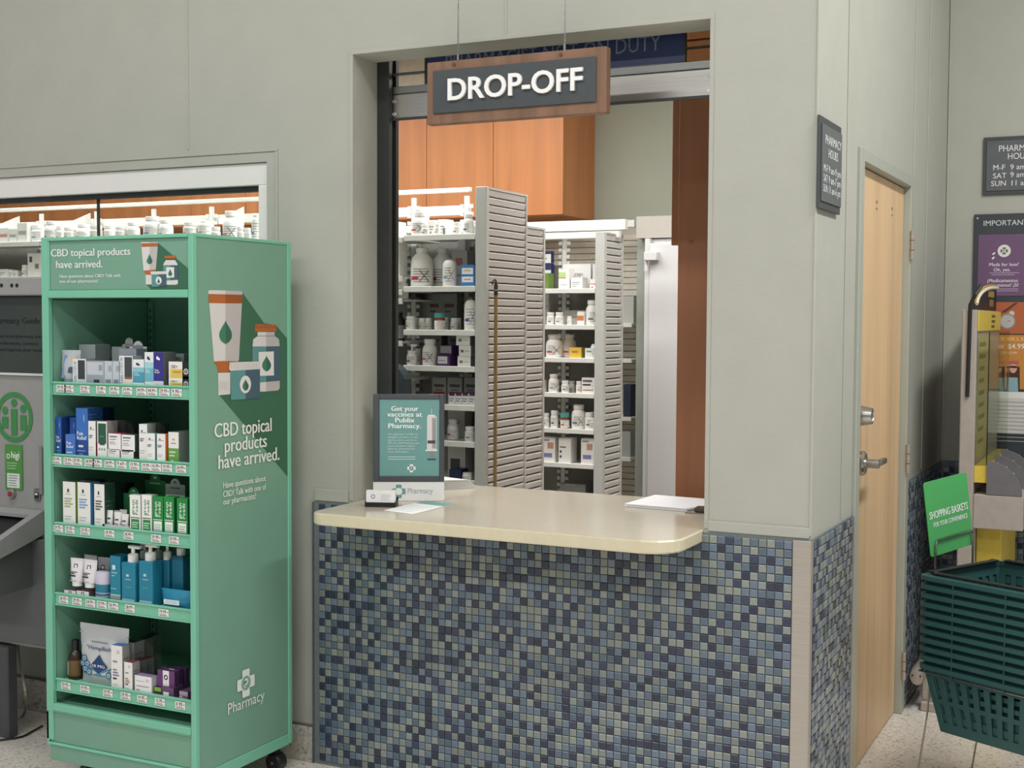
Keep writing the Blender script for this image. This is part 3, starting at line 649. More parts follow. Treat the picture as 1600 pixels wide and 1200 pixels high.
s2(927,940,654,'pill','short bottle with orange label at the right end of the fifth shelf',4,ink='#d9a03a')
KIT = [(.45,.55,.9,.8,'#c99a84'),(.15,.2,.8,.36,'#7f86b8'),(.1,.85,.6,.92,'#9a9aa0')]
b2(846,867,683,'white device carton with purple picture, left on the lowest lit shelf',5,.0,prints=KIT,d=.05)
b2(873,892,684,'white device carton showing dark stripes, middle of the lowest lit shelf',5,.0,prints=[(.1,.6,.6,.66,'#8a7a5a'),(.1,.4,.25,.5,'#3d4a6a'),(.1,.2,.25,.3,'#3d4a6a')],d=.08)
b2(908,928,685,'white device carton with purple picture, right on the lowest lit shelf',5,.0,prints=KIT,d=.05)
b2(929,941,686,'white device carton beside the end post on the lowest lit shelf',5,.02,prints=[(.3,.5,.7,.8,'#6a6a70')],d=.05)
z = .835-.2
shelf(g2, -3.2, -1.748, 2.504, 2.73, z)
carton('storage_carton','dim grey storage carton on the shelf just above the counter line','box',at(875,745,y=2.56).x,at(915,745,y=2.56).x,2.56,z,.12,.085,front='#777a76',prints=[(.2,.9,.6,.95,'#a5a5a0')])
carton('storage_carton','grey-white carton at the louvred end of the far slatted shelving','box',at(976,460,y=3.75).x-.12,at(976,460,y=3.75).x+.06,3.75,1.58,.1,.17,front='#b5b5b0',group=GC)
carton('storage_carton','dark blue binder box on the far slatted shelving','box',at(974,630,y=3.75).x,at(985,630,y=3.75).x,3.75,1.0,.1,.2,front='#2c3246',group=GC)
carton('storage_carton','pale carton lying under the dark blue binder box','box',-2.12,at(987,660,y=3.75).x,3.73,.75,.12,.16,front='#a8aaa6',group=GC)

# ------------------------------------------------------------------ refrigerator, tall cabinet, chair, tape
FX0 = at(1005,420,y=3.3).x; fz = at(1020,372,y=3.3).z
fr_ = thing('refrigerator', 'tall white refrigerator with hinged door beside the shelving', 'refrigerator', (FX0,3.3,0))
FW = mat('#dcdcdd', .4, name='refrigerator_white', amount=.008)
MB().cbox(0,.75,.06,.68,.02,fz,FW,.004).build('cabinet_body', fr_); MB().cbox(.034,.716,.0,.058,.12,fz-.03,FW,.006).build('door', fr_); MB().cbox(.0,.033,.02,.06,.12,fz,FW,.003).build('door_frame', fr_)
m = MB(); hz = at(1025,400,y=3.26).z; m.cbox(.02,.1,-.05,.0,hz-.025,hz+.025,FW,.004); m.lathe([(.012,hz-.085),(.012,hz-.02)], FW, (.025,-.015,0), 12); m.build('hinge', fr_, smooth=40)
MB().cbox(.1,.65,.1,.6,0,.02,BLACK,.002).build('plinth', fr_)
struct(MB().box(FX0-.06,-.9,3.34,3.999,fz+.004,fz+.13,mat('#bdb8b0',.6,amount=.02)).build('trim_40')); struct(MB().box(FX0-.085,FX0-.003,3.42,3.999,.0,fz+.002,mat('#9da399',.7)).build('trim_41'))
ty = .74; tx = at(1058,500,y=ty).x
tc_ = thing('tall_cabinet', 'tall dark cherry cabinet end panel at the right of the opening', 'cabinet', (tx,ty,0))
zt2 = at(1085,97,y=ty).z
MB().cbox(0,.5,0,.6,0,zt2,CHERRY_SHADE,.002).build('carcass', tc_); MB().cbox(-.03,-.0005,.01,.03,at(1052,383,y=ty).z,zt2,CHERRY_SHADE,.002).build('door', tc_)
uc = thing('wall_cabinet', 'cherry wood cabinet glimpsed through the right clear panel of the security shutter', 'cabinet', (tx,ty,zt2+.002))
MB().cbox(0,.5,.022,.6,0,.6,CHERRY,.002).build('carcass', uc); MB().cbox(0,.5,0,.0205,.0,.075,CHERRY,.002).build('drawer_front', uc); MB().cbox(0,.5,0,.0205,.082,.6,CHERRY,.002).build('door', uc)
m = MB()
for pz in (at(1075,155,y=ty).z, at(1075,378,y=ty).z): m.lathe([(.008,-.0025),(.007,.0)], mat('#835538',.5), (.05,0,pz), 12, 'y')
m.build('screw_cap', tc_)
ch = thing('office_chair', 'dark slate rounded office chair back behind the left jamb of the opening', 'chair', (at(606,600,y=1.0).x,1.0,0))
CH = mat('#39464b', .8, name='slate_chair_fabric')
zb = at(612,612,y=1.0).z; zt_ = at(612,566,y=1.0).z
m = MB(); hh = zt_-zb+.25
m.prism([(x_,0,zb-.25+z_) for x_, z_ in [(-.36,0),(.075,0),(.085,hh*.5)]+[(a,b) for a,b in arc(-.02,hh-.11,.11,20,90,6)]+[(-.25,hh),(-.34,hh-.1)]], (0,.06,0), CH); m.build('backrest', ch)
MB().cbox(-.38,.1,-.42,-.03,.42,.50,CH,.02,2).build('seat', ch); MB().lathe([(.03,.06),(.03,.42)], BLACK, (-.14,-.22,0), 14).build('gas_column', ch)
m = MB()
for i in range(5):
    a = math.radians(72*i); m.tube([(-.14,-.22,.08),(-.14+.27*math.cos(a),-.22+.27*math.sin(a),.05)], .018, BLACK, 8); m.lathe([(.0,.0),(.02,.005),(.025,.025),(.02,.045),(0,.05)], BLACK, (-.14+.27*math.cos(a),-.22+.27*math.sin(a),0), 10)
m.build('star_base', ch); MB().box(-.16,-.12,-.02,-.001,.42,.75,BLACK).build('back_support', ch)
# wooden pole hooked on the louvred end panel
px_ = -1.69
pl = thing('pull_pole', 'long wooden pole with metal hook leaning on the louvred panel', 'pole', (px_,1.245,0))
zt_ = at(758,460,x=px_).z; zh = at(757,438,x=px_).z
MB().lathe([(.008,.0),(.008,zt_-.0)], mat('#9a8154',.6,kind='wood',amount=.1,scale=20), n=10).build('shaft', pl, smooth=40)
m = MB(); m.lathe([(.009,zt_-.002),(.009,zt_+.045),(.005,zt_+.05),(.004,zh)], DKMETAL, n=10); m.tube([(0,0,zh),(0,-.012,zh+.006),(0,-.03,zh-.003),(0,-.034,zh-.016)], .004, DKMETAL, 8); m.lathe([(.0095,zt_+.018),(.0095,zt_+.024)], STEEL, n=10)
m.build('hook', pl, smooth=40)

# ================================================================== GREEN DISPLAY CABINET
GX0, GX1, GY0, GY1, GB0, GB1 = -2.459, -1.818, -.611, -.090, .09, 1.868
gd = thing('display_cabinet', 'mint green rolling display cabinet of topical products beside the drop-off counter', 'display cabinet', (0,0,0))
t = .016
def part(name, x0, x1, y0, y1, z0, z1, m, b=.002, **k): return MB().cbox(x0, x1, y0, y1, z0, z1, m, b).build(name, gd, **k)
# right side with its printed panel
DKG = P('#39694f'); WH = P('#d9d6d2'); WH2 = P('#bdb8b4'); ORG = P('#b5652c'); ORG2 = P('#9c5222'); TEA = P('#5c9391'); SLA = P('#45606d'); LEAF = P('#3f7d62'); LEAF2 = P('#2f6650'); TXT = P('#e9ece7')
rs = part('side_panel', GX1-t, GX1, GY0+.02, GY1-.02, GB0+.04, GB1-.012, GRN)
def S(px, py, k=1): p = at(px, py, x=GX1); return Vector((GX1+.0004*k, p.y, p.z))
m = MB()
def sp(pts, mt, k): m.poly([S(a, b, k) for a, b in pts], mt)
def zs(x, y): return (290+x/3, 440+y/3)
sp([zs(*p) for p in [(262,45),(368,195),(424,205),(489,283),(489,928),(160,535),(200,400)]], DKG, 1)
sp([zs(*p) for p in [(105,46),(110,40),(186,41),(186,372),(132,374)]], WH, 2); sp([zs(*p) for p in [(186,41),(262,45),(266,52),(249,366),(245,374),(186,372)]], WH2, 2)
sp([zs(*p) for p in [(106,58),(186,60),(186,102),(108,100)]], ORG, 3); sp([zs(*p) for p in [(186,60),(266,62),(264,102),(186,102)]], ORG2, 3)
def drop(cx, cy, w_, h_, k, l1=LEAF, l2=LEAF2):
    n = 10; L_ = [(cx, cy-h_)]; R_ = [(cx, cy-h_)]
    for i in range(1, n+1):
        a = math.pi*i/n; q = i/n; ww = w_*math.sin(min(1, q/.62)*math.pi/2)**1.5 if q < .62 else w_*math.cos((q-.62)/.38*math.pi/2)**.6
        yy = cy-h_+q*2*h_; L_.append((cx-ww, yy)); R_.append((cx+ww, yy))
    sp([zs(*p) for p in L_+[(cx, cy+h_)]], l1, k); sp([zs(*p) for p in R_+[(cx, cy+h_)]], l2, k)
drop(186, 237, 30, 56, 4)
sp([zs(*p) for p in [(132,374),(200,372),(200,425),(153,425),(148,400)]], ORG, 3); sp([zs(*p) for p in [(186,372),(245,374),(232,425),(186,425)]], ORG2, 2)
sp([zs(*p) for p in [(150,428),(208,426),(208,528),(152,533)]], WH, 3)
for i in range(6): sp([zs(156+i*8,468), zs(158+i*8,468), zs(158+i*8,508), zs(156+i*8,508)], WH2, 4)
sp([zs(*p) for p in [(312,302),(316,270),(338,254),(376,254),(376,515),(330,516),(312,500)]], WH, 3); sp([zs(*p) for p in [(376,254),(416,254),(436,270),(440,302),(440,500),(432,510),(376,515)]], WH2, 3)
sp([zs(*p) for p in [(336,236),(376,236),(376,256),(336,256)]], WH, 3); sp([zs(*p) for p in [(376,236),(416,236),(416,256),(376,256)]], WH2, 3)
sp([zs(*p) for p in [(323,203),(328,198),(424,203),(424,233),(322,234)]], ORG, 4)
for i in range(10): sp([zs(328+i*9.6,206), zs(330+i*9.6,206), zs(330+i*9.6,219), zs(328+i*9.6,219)], P('#6e3a18'), 5)
sp([zs(*p) for p in [(312,304),(376,304),(376,470),(312,476)]], TEA, 4); sp([zs(*p) for p in [(376,304),(440,303),(440,464),(376,470)]], SLA, 4)
sp([zs(*p) for p in [(340,330),(411,327),(412,440),(342,442)]], P('#e4e2de'), 5); drop(377, 384, 21, 38, 6)
sp([zs(*p) for p in [(207,418),(278,414),(278,551),(210,555)]], TEA, 6); sp([zs(*p) for p in [(278,414),(346,410),(346,545),(278,551)]], SLA, 6)
sp([zs(*p) for p in [(203,378),(346,374),(348,410),(206,418),(200,410)]], WH, 7)
for i in range(10): sp([zs(210+i*13,384), zs(212+i*13,384), zs(212+i*13,408), zs(210+i*13,410)], WH2, 8)
c = S(*zs(277,482), 8); m.disc(c, Y, Z, .030, P('#e4e2de'), 24, .0295); drop(277, 484, 14, 28, 10)
def stext(t_, px, py, px2, h_, bold=0, k=9):
    a = S(px, py, k); b = S(px2, py, k); m.text(t_, h_, a, Y, Z, TXT, 'l', b.y-a.y, bold, 3)
stext('CBD topical', 333, 684, 424, .0455, .02); stext('products', 349, 707, 416, .0455, .02); stext('have arrived.', 339, 733, 436, .0455, .02)
stext('Have questions about', 347, 763, 414, .020, .012); stext('CBD? Talk with one of', 347, 777, 414, .020, .012); stext('our pharmacists!', 347, 789, 399, .020, .012)
def pharmacy_cross(m, c, r, u, s_, mt, gm, letter=True):
    """plus-shaped emblem with rounded arms, a disc and the letter p"""
    n = r.cross(u); a, b = s_*.34, s_*.5; q = s_*.05
    pts = []
    for sx, sy in ((1,1),(-1,1),(-1,-1),(1,-1)):
        l = [(b, a*.62), (a*.62, a*.62), (a*.62, b)]
        if sx*sy < 0: l = l[::-1]
        pts += [(x_*sx, y_*sy) for x_, y_ in l]
    fixed = []
    for i, p_ in enumerate(pts):
        if abs(abs(p_[0])-abs(p_[1])) < 1e-9: fixed.append(p_); continue
        pp, pn = Vector(pts[i-1]), Vector(pts[(i+1) % len(pts)]); v_ = Vector(p_)
        fixed += [tuple(v_+(pp-v_).normalized()*q), tuple(v_+(pp-v_).normalized()*q*.3+(pn-v_).normalized()*q*.3), tuple(v_+(pn-v_).normalized()*q)]
    c = Vector(c); m.poly([c+r*p_[0]+u*p_[1] for p_ in fixed], mt); m.disc(c+n*.0003, r, u, s_*.265, gm, 24)
    if letter: m.ring(c+n*.0006+u*s_*.05+r*s_*.01, r, u, s_*.06, s_*.115, mt, 18); m.quad(c+n*.0006-r*s_*.095-u*s_*.17, r, u, s_*.05, s_*.26, mt)
m.build('advert_print', rs, label='printed advertisement reading CBD topical products have arrived'); m = MB()
pc = S(383, 1067, 9); pharmacy_cross(m, pc, Y, Z, .094, TXT, P('#7fae96')); stext('Pharmacy', 354, 1117, 412, .037, .006)
m.build('logo_print', rs, label='white cross emblem above the word Pharmacy')
for y0, y1 in ((GY0, GY0+.02), (GY1-.02, GY1)): part('corner_post', GX1-.016, GX1+.004, y0, y1, GB0+.004, GB1, MINT)
part('side_rail', GX1-.02, GX1+.003, GY0+.02, GY1-.02, GB0+.0, GB0+.04, MINT); part('side_rail', GX1-.02, GX1+.003, GY0+.02, GY1-.02, GB1-.012, GB1, MINT)
part('side_panel', GX0, GX0+t, GY0+.02, GY1, GB0+.004, GB1, GRN); part('corner_post', GX0-.002, GX0+.028, GY0, GY0+.02, GB0+.07, GB1, MINT)
part('back_panel', GX0+t, GX1-.0168, GY1-.016, GY1-.002, GB0+.03, GB1-.02, GIN)
part('inner_lining', GX0+t+.0005, GX0+t+.004, GY0+.03, GY1-.02, GB0+.2, 1.66, GIN)
part('top_panel', GX0+t, GX1-.022, GY0+.02, GY1-.017, GB1-.016, GB1-.002, GRN); part('bottom_panel', GX0+t, GX1-.0168, GY0+.03, GY1-.017, .265, .277, GIN)
# header box
hz0, hz1 = 1.686, GB1-.001
hd = part('header_panel', GX0+.028, GX1-.0168, GY0+.006, GY0+.018, hz0+.004, hz1-.012, GRN)
part('front_rail', GX0+.028, GX1-.0168, GY0-.001, GY0+.018, hz1-.012, hz1, MINT); part('front_rail', GX0+.028, GX1-.0168, GY0-.001, GY0+.018, 1.665, hz0+.004, MINT)
part('header_side', GX0+.028, GX0+.034, GY0+.001, GY0+.0059, hz0+.004, hz1-.012, MINT)
m = MB(); hx = lambda px, py, k=1: Vector((at(px, py, y=GY0+.006).x, GY0+.006-.0004*k, at(px, py, y=GY0+.006).z))
def h2(pts, mt, k): m.poly([hx(60+a/3.81, 350+b/3.81, k) for a, b in pts], mt)
h2([(712,112),(893,265),(893,400),(680,402),(640,355)], DKG, 1)
h2([(612,108),(663,108),(663,275),(627,278)], WH, 2); h2([(663,108),(714,108),(700,272),(663,275)], WH2, 2); h2([(614,115),(714,114),(712,133),(616,136)], ORG, 3)
def hdrop(cx, cy, w_, h_, k):
    for s_, mt in ((-1, LEAF), (1, LEAF2)): h2([(cx,cy-h_),(cx+s_*w_*.55,cy-h_*.2),(cx+s_*w_,cy+h_*.4),(cx+s_*w_*.6,cy+h_*.9),(cx,cy+h_)], mt, k)
hdrop(663, 208, 18, 30, 4); h2([(627,278),(700,275),(695,302),(645,303)], ORG, 3); h2([(640,303),(690,303),(690,360),(641,360)], WH, 3)
h2([(745,240),(760,215),(815,215),(830,240),(832,355),(822,362),(750,362)], WH, 3); h2([(752,190),(820,187),(820,204),(753,206)], ORG, 4); h2([(745,245),(788,245),(788,335),(745,337)], TEA, 4); h2([(788,245),(832,245),(832,332),(788,335)], SLA, 4)
h2([(763,258),(810,257),(811,318),(764,320)], P('#e4e2de'), 5); hdrop(787, 289, 13, 21, 6); h2([(676,300),(720,300),(720,373),(678,374)], TEA, 6); h2([(720,300),(765,298),(765,368),(720,373)], SLA, 6); h2([(671,283),(765,281),(765,298),(673,301)], WH, 7)
c = hx(60+720/3.81, 350+337/3.81, 8); m.disc(c, X, Z, .0125, P('#e4e2de')); hdrop(720, 338, 8, 15, 9)
m.build('illustration', hd, label='printed tube, jar and bottle'); m = MB()
def htext(t_, px, py, px2, h_, bold=0): a, b = hx(px, py, 3), hx(px2, py, 3); m.text(t_, h_, a, X, Z, TXT, 'l', b.x-a.x, bold, 3)
htext('CBD topical products', 79.5, 401, 204.5, .0245, .018); htext('have arrived.', 87.5, 419, 161, .0245, .018); m.build('headline', hd, label='white headline CBD topical products have arrived'); m = MB()
htext('Have questions about CBD? Talk with', 93, 434, 189, .0105, .012); htext('one of our pharmacists!', 93, 442, 154, .0105, .012)
m.build('small_print', hd)
# base
bp = part('base_panel', GX0+.010, GX1-.0168, GY0+.006, GY0+.019, .152, .2585, GRN)
part('front_rail', GX0+.028, GX1-.0168, GY0-.001, GY0+.02, .2615, .286, MINT); part('front_rail', GX0+.0, GX1-.0168, GY0-.001, GY0+.02, .259, .261, MINT); part('kick_plate', GX0+.01, GX1-.0168, GY0+.002, GY0+.018, GB0, .142, GRN); part('base_rail', GX0, GX1-.0168, GY0-.002, GY0+.019, .1425, .1515, MINT); part('base_side', GX0-.002, GX0+.0095, GY0, GY0+.0195, .152, .2585, MINT)
for x, y in ((GX0+.09, GY0+.09), (GX1-.075, GY0+.09), (GX0+.09, GY1-.07), (GX1-.045, GY1-.05)):
    m = MB(); m.cbox(x-.035, x+.035, y-.035, y+.035, .083, .0895, BLACK, .001); m.prism([(x-.02,y-.014,.083),(x+.02,y-.014,.083),(x+.03,y-.014,.035),(x,y-.014,.035)], (0,.028,0), BLACK); ca = m.build('caster', gd)
    m = MB(); m.lathe([(.0,-.024),(.026,-.024),(.033,-.018),(.033,.018),(.026,.024),(0,.024)], BLACK, (x+.015,y,.034), 20, 'y'); m.lathe([(.006,-.026),(.006,.026)], STEEL, (x+.015,y,.034), 10, 'y'); m.build('wheel', ca, smooth=40)
# slotted standards at the back corners
for x in (GX0+.028, GX1-.036):
    m = MB(); m.box(x, x+.018, GY1-.034, GY1-.017, .3, 1.66, GIN); q = .32
    while q < 1.62: m.box(x+.0065, x+.0115, GY1-.0345, GY1-.0339, q, q+.014, BLACK); q += .025
    m.build('slotted_standard', gd)
# shelves with lips and price tags
SZ = [1.372, 1.128, .896, .655, .360]
TAGS = [[(97,'39.95'),(109,'39.95'),(134,'29.95'),(159,'17.49'),(180,'39.95'),(200,'19.99'),(222,'34.99'),(239,'34.99'),(258,'29.99'),(277,'9.95')],
 [(89,'39.99'),(107,'29.99'),(121,'29.99'),(140,'24.99'),(152,'19.99'),(171,'24.99'),(190,'9.69'),(210,'19.99'),(229,'19.99'),(244,'16.99'),(261,'19.99'),(283,'24.99')],
 [(90,'29.95'),(108,'29.95'),(132,'29.95'),(170,'10.99'),(200,'24.99'),(243,'29.99'),(271,'29.99')],
 [(97,'24.95'),(118,'29.95'),(139,'24.99'),(157,'29.99'),(175,'26.99'),(201,'28.99'),(254,'19.99')],
 [(99,'29.95'),(129,'19.95'),(165,'29.95'),(193,'29.95'),(219,'19.95'),(247,'12.95'),(279,'3.95')]]
LY = GY0+.014
for k_, z in enumerate(SZ):
    m = MB(); m.box(GX0+.032, GX1-.02, LY+.006, GY1-.036, z-.012, z, GIN); m.cbox(GX0+.030, GX1-.0185, LY+.001, LY+.007, z-.032, z+.012, MINT, .001); m.cbox(GX0+.030, GX1-.0185, LY-.003, LY+.0005, z+.006, z+.011, MINT, .001); m.cbox(GX0+.030, GX1-.0185, LY-.003, LY+.0005, z-.032, z-.028, MINT, .001)
    so = m.build('shelf', gd)
    for px, pr_ in TAGS[k_]:
        x = at(px, 700, y=LY).x; w_ = .0205
        m = MB(); m.box(-w_, w_, -.0012, 0, -.0125, .0125, P('#efeee9')); m.text(pr_, .0115, (-w_+.0025, -.0016, -.001), X, Z, P('#40292a'), 'l', .029, .03, 1); m.quad((.0125,-.0016,.001), X, Z, .006, .005, P('#b9a9a5')); m.quad((-.017,-.0016,-.006), X, Z, .028, .002, P('#8d8d8d')); m.quad((-.017,-.0016,-.010), X, Z, .033, .0022, P('#77777a'))
        m.build('price_tag', so, (x, LY-.0002, z-.0105))

# ------------------------------------------------------------------ products
PY = GY0+.030
def g(zone, a): # zoomed crop -> photo
    return {3: (70+a[0]/5.454, 520+a[1]/5.454), 4: (70+a[0]/4.8, 730+a[1]/4.8), 5: (70+a[0]/4.8, 950+a[1]/4.8)}[zone]
def prod(zone, x0, x1, ytop, k_, label, d=.045, dy=0, zb=None, name='product_carton', **kw):
    """carton on display shelf k_; x0,x1,ytop measured, dy pushes it back, zb = height of what it stands on"""
    y = PY+dy; a, b = g(zone, (x0, ytop)), g(zone, (x1, ytop)); p, q = at(*a, y=y), at(*b, y=y); z = SZ[k_]+(zb or 0)
    return carton(name, label, kw.pop('cat', 'box'), p.x, q.x, y, z, d, p.z-z, **kw)
def ht(zone, y, k_, dy=0, px=150): return at(px, g(zone, (0, y))[1], y=PY+dy).z-SZ[k_]
def tubep(zone, x0, x1, ytop, k_, label, col='#e9e7e4', dy=0, zb=0, prints=(), cap='#e9e7e4', lean=0, name='squeeze_tube'):
    """squeeze tube standing on its cap with the flat crimped end up"""
    y = PY+dy+.015; a, b = at(*g(zone, (x0, ytop)), y=y), at(*g(zone, (x1, ytop)), y=y); w_ = (b.x-a.x)/2; z = SZ[k_]+zb; h = a.z-z
    m = MB(); n = 16; vs = []; prof = [(.16,.80,.55),(.3,.86,.60),(.6,.93,.42),(.93,1,.10),(1,1,.06)]
    for f_, rx, ry in prof: vs += [(w_*rx*math.cos(2*math.pi*i/n), w_*ry*math.sin(2*math.pi*i/n), h*f_) for i in range(n)]
    m.add(vs, [(j*n+i, j*n+(i+1) % n, (j+1)*n+(i+1) % n, (j+1)*n+i) for j in range(4) for i in range(n)]+[tuple(range(n))[::-1], tuple(4*n+i for i in range(n))], mat(col, .35, amount=.02))
    for j, (u0, v0, u1, v1, c_) in enumerate(prints):
        yy = -w_*.60-.0008-.0002*j
        def py_(v): return -(w_*(.60 if v < .3 else .60+(.10-.60)*(v-.3)/.63))-.0009-.0002*j
        m.add([(w_*(2*u0-1)*.8, py_(v0), h*v0), (w_*(2*u1-1)*.8, py_(v0), h*v0), (w_*(2*u1-1)*.8, py_(v1), h*v1), (w_*(2*u0-1)*.8, py_(v1), h*v1)], [(0,1,2,3)], P(c_))
    o = tag(m.build(name, None, ((a.x+b.x)/2, y, z+.0006), .1+lean, 40), label, 'tube'); o.rotation_euler = (0, lean, .1)
    MB().lathe([(w_*.62,0),(w_*.66,h*.01),(w_*.66,h*.155),(w_*.60,h*.16)], mat(cap, .4, amount=.02), n=16, sy=.85).build('cap', o, smooth=40); return o
GY = '#b9c0c8'
# shelf 1
CHW = [("OIL'S WELL",.26,.06,.15,'#8796a8',1,.85)]
prod(3,290,430,100,0,'open grey cardboard tray behind the silver tubes, top shelf left',d=.07,dy=.11,front='#c8cdd0',top='#dde0e2',side='#aab0b4',name='display_tray')
tubep(3,150,300,147,0,'silver blue tube with copper block at the left end of the top shelf',GY,dy=.02,prints=[(.15,.2,.35,.85,'#7d93b3'),(.55,.35,.95,.52,'#4a5568'),(.6,.70,.98,.85,'#d4b397')],cap='#8f99a8')
tubep(3,298,388,158,0,'grey tube with copper block behind the dark-windowed carton, top shelf','#9a9ea2',dy=.12,prints=[(.4,.6,.9,.85,'#c7a78c')],cap='#8f99a8')
prod(3,237,350,222,0,'white carton with dark window panel, top shelf beside the silver tube',dy=.0,front='#e4e6e8',side='#8e9296',prints=[(.40,.08,.92,.95,'#3d4043'),(.40,.06,.92,.24,'#c9ccce'),("CHARLOTTE'S W",.30,.05,.22,'#8d9ab0',1,.85)])
prod(3,352,505,240,0,'wide silver blue carton with circle emblem, middle of the top shelf',front='#a9b0b9',side='#8d949c',prints=[(.06,.1,.94,.95,'#c3cad2'),(.06,.1,.94,.45,'#9aa3ad'),(.42,.14,.74,.26,'#3a3234'),(.7,.62,.9,.85,'#9aa0a8')])
for i, (a, b) in enumerate([(508,575),(578,638)]):
    prod(3,a,b,242,0,['left','right'][i]+' narrow silver carton of the pair in the middle of the top shelf',front='#c2c9d1',side='#7f868e',prints=[(0,0,1,.12,'#7d86ae' if i == 0 else '#8b9098'),("CHARLOTTE'S",.3,.05,.22,'#e9ecef',1,.8),(.5,.6,.9,.82,'#a2a8b0'),(.15,.15,.8,.28,'#7d8894')])
def header(zone, x0, x1, ytop, k_, label, dy, front, disc, ybody, emb='#a0a0a4', name='display_tray'):
    y = PY+dy; p, q = at(*g(zone, (x0, ybody)), y=y), at(*g(zone, (x1, ybody)), y=y); tp = at(*g(zone, (x0, ytop)), y=y); z = SZ[k_]; w_ = q.x-p.x; h = p.z-z; H_ = tp.z-z; m = MB(); c_ = w_/2; r_ = w_*.27
    m.box(0, w_, 0, .05, 0, h, P(front)); cy = H_-r_; cc = max(h*.9, cy-r_)
    pts = [(0,h*.9),(w_,h*.9),(w_,h*1.05+.0),(c_+r_,max(h*1.05,cy-r_*.3))]+[(c_+a_[0]-c_, a_[1]) for a_ in arc(c_, cy, r_, -10, 190, 12)]+[(c_-r_,max(h*1.05,cy-r_*.3)),(0,h*1.05)]
    m.prism([(a_, .05, b_) for a_, b_ in pts], (0,.003,0), P(disc)); m.ring((c_, .0495, cy), X, Z, r_*.35, r_*.45, P(emb)); m.quad((w_*.2,.0494,h*1.0), X, Z, w_*.6, h*.08, P(emb))
    return tag(m.build(name, None, (p.x, y, z+.0006)), label, 'display tray')
header(3,572,690,42,0,'grey display tray with round header card at the back of the top shelf',.16,'#b9bdc0','#c2c2c2',120,name='display_tray')
header(3,632,780,72,0,'pale display tray with white round header card, top shelf middle',.10,'#c3cad4','#eceef0',135)
prod(3,633,748,197,0,'tall white carton with dark window right of the silver pair, top shelf',front='#e6e8e8',side='#9fa3a6',prints=[(.40,.30,.95,.96,'#45484b'),(.40,.26,.95,.33,'#9a5a3c'),(.40,.05,.95,.24,'#e3e0d0'),("CHARLOTTE'S W",.30,.05,.22,'#8d9ab0',1,.9)])
MED = lambda c1, c2: [(0,.18,1,.55,c1),(0,.55,1,.72,c2),(.3,.80,.5,.88,'#23274f'),(.45,.78,.62,.84,'#23274f'),('Pain',.12,.48,.05,'#ffffff',0,.4),('Relief',.12,.42,.05,'#ffffff',0,.5),('CBD+',.1,.04,.06,'#23274f',0,.6)]
prod(3,750,845,228,0,'shorter white carton with teal fade beside the tall pair, top shelf',front='#e8ecec',side='#b9bdbf',prints=MED('#4f9fb8','#8fc6d2'))
prod(3,850,925,166,0,'tall white carton fading to light blue, left of the purple one on the top shelf',front='#e8ecec',side='#b9bdbf',prints=MED('#6fb8cc','#a5d6df'))
prod(3,926,1010,166,0,'tall purple carton with white bird emblem on the top shelf',front='#3b3386',side='#777a7d',prints=[(0,0,1,.2,'#dcdbe4'),(.3,.80,.5,.88,'#ffffff'),(.45,.78,.65,.84,'#ffffff'),('Pain',.12,.48,.05,'#ffffff',0,.4),('Relief',.12,.42,.05,'#ffffff',0,.5),('CBD+',.1,.04,.06,'#23274f',0,.6)],d=.06)
lo = ht(3,390,0)
CBD = [(0,.0,1,.14,'#efeee9'),(.1,.14,1,.62,'#e6c561'),('CBD+',.12,.66,.16,'#3a3020',0,.55),(.3,.42,.9,.5,'#b8953a')]
prod(3,1056,1172,390,0,'lower white and yellow carton of two at the right of the top shelf',front='#efeee9',side='#55483a',prints=CBD,d=.05)
prod(3,1056,1172,246,0,'upper white and yellow carton of two at the right of the top shelf',zb=lo+.0005,front='#efeee9',side='#55483a',prints=CBD,d=.05)
prod(3,1085,1185,178,0,'clear plastic blister pack behind the yellow cartons, top shelf',dy=.09,front='#8b9c96',side='#7b8b86',prints=[(.2,.1,.8,.5,'#b6c0bc'),(.15,.7,.6,.8,'#dfe5e2')],d=.05)
lo2 = ht(3,372,0)
for i in (0, 1):
    o = prod(3,1176,1236,372 if i == 0 else 252,0,['lower','upper'][i]+' black carton with white ring at the right end of the top shelf',zb=None if i == 0 else lo2+.0005,front='#1d1e20',side='#2b2c2e',d=.05)
    hh = (lo2 if i == 0 else ht(3,252,0)-lo2)*.5; m = MB(); m.ring((.013,-.0008,hh), X, Z, .0065, .0095, P('#e8e8e6')); m.quad((.0115,-.0008,hh-.004), X, Z, .003, .008, P('#e8e8e6')); m.build('emblem', o)
# shelf 2
PR = [('CBD',.72,.72,.09,'#dfe8f5',1,.16),('Pain',.06,.46,.075,'#ffffff',0,.55),('Relief',.06,.37,.075,'#ffffff',0,.8),(.2,.22,.6,.26,'#dfe8f5'),(.06,.14,.8,.155,'#9db3dc'),(.25,.05,.6,.10,'#5f7fc4')]
BL = '#2c5aa8'
prod(3,92,140,718,1,'blue pain relief carton at the far left of the second shelf',front=BL,side='#1d3a78',top='#2f5fae',prints=PR,d=.09)
prod(3,212,262,722,1,'blue pain relief carton between the far left one and the tallest, second shelf',dy=.03,front=BL,side='#1d3a78',top='#2f5fae',prints=PR,d=.06)
prod(3,176,258,866,1,'small light blue pain relief carton in front on the second shelf',dy=-.008,front='#4777c4',side='#34589c',top='#4b7cc8',prints=[('Pain',.1,.58,.12,'#ffffff',0,.5),('Relief',.1,.42,.12,'#ffffff',0,.7),(.1,.2,.7,.25,'#c9d6ee')],d=.03)
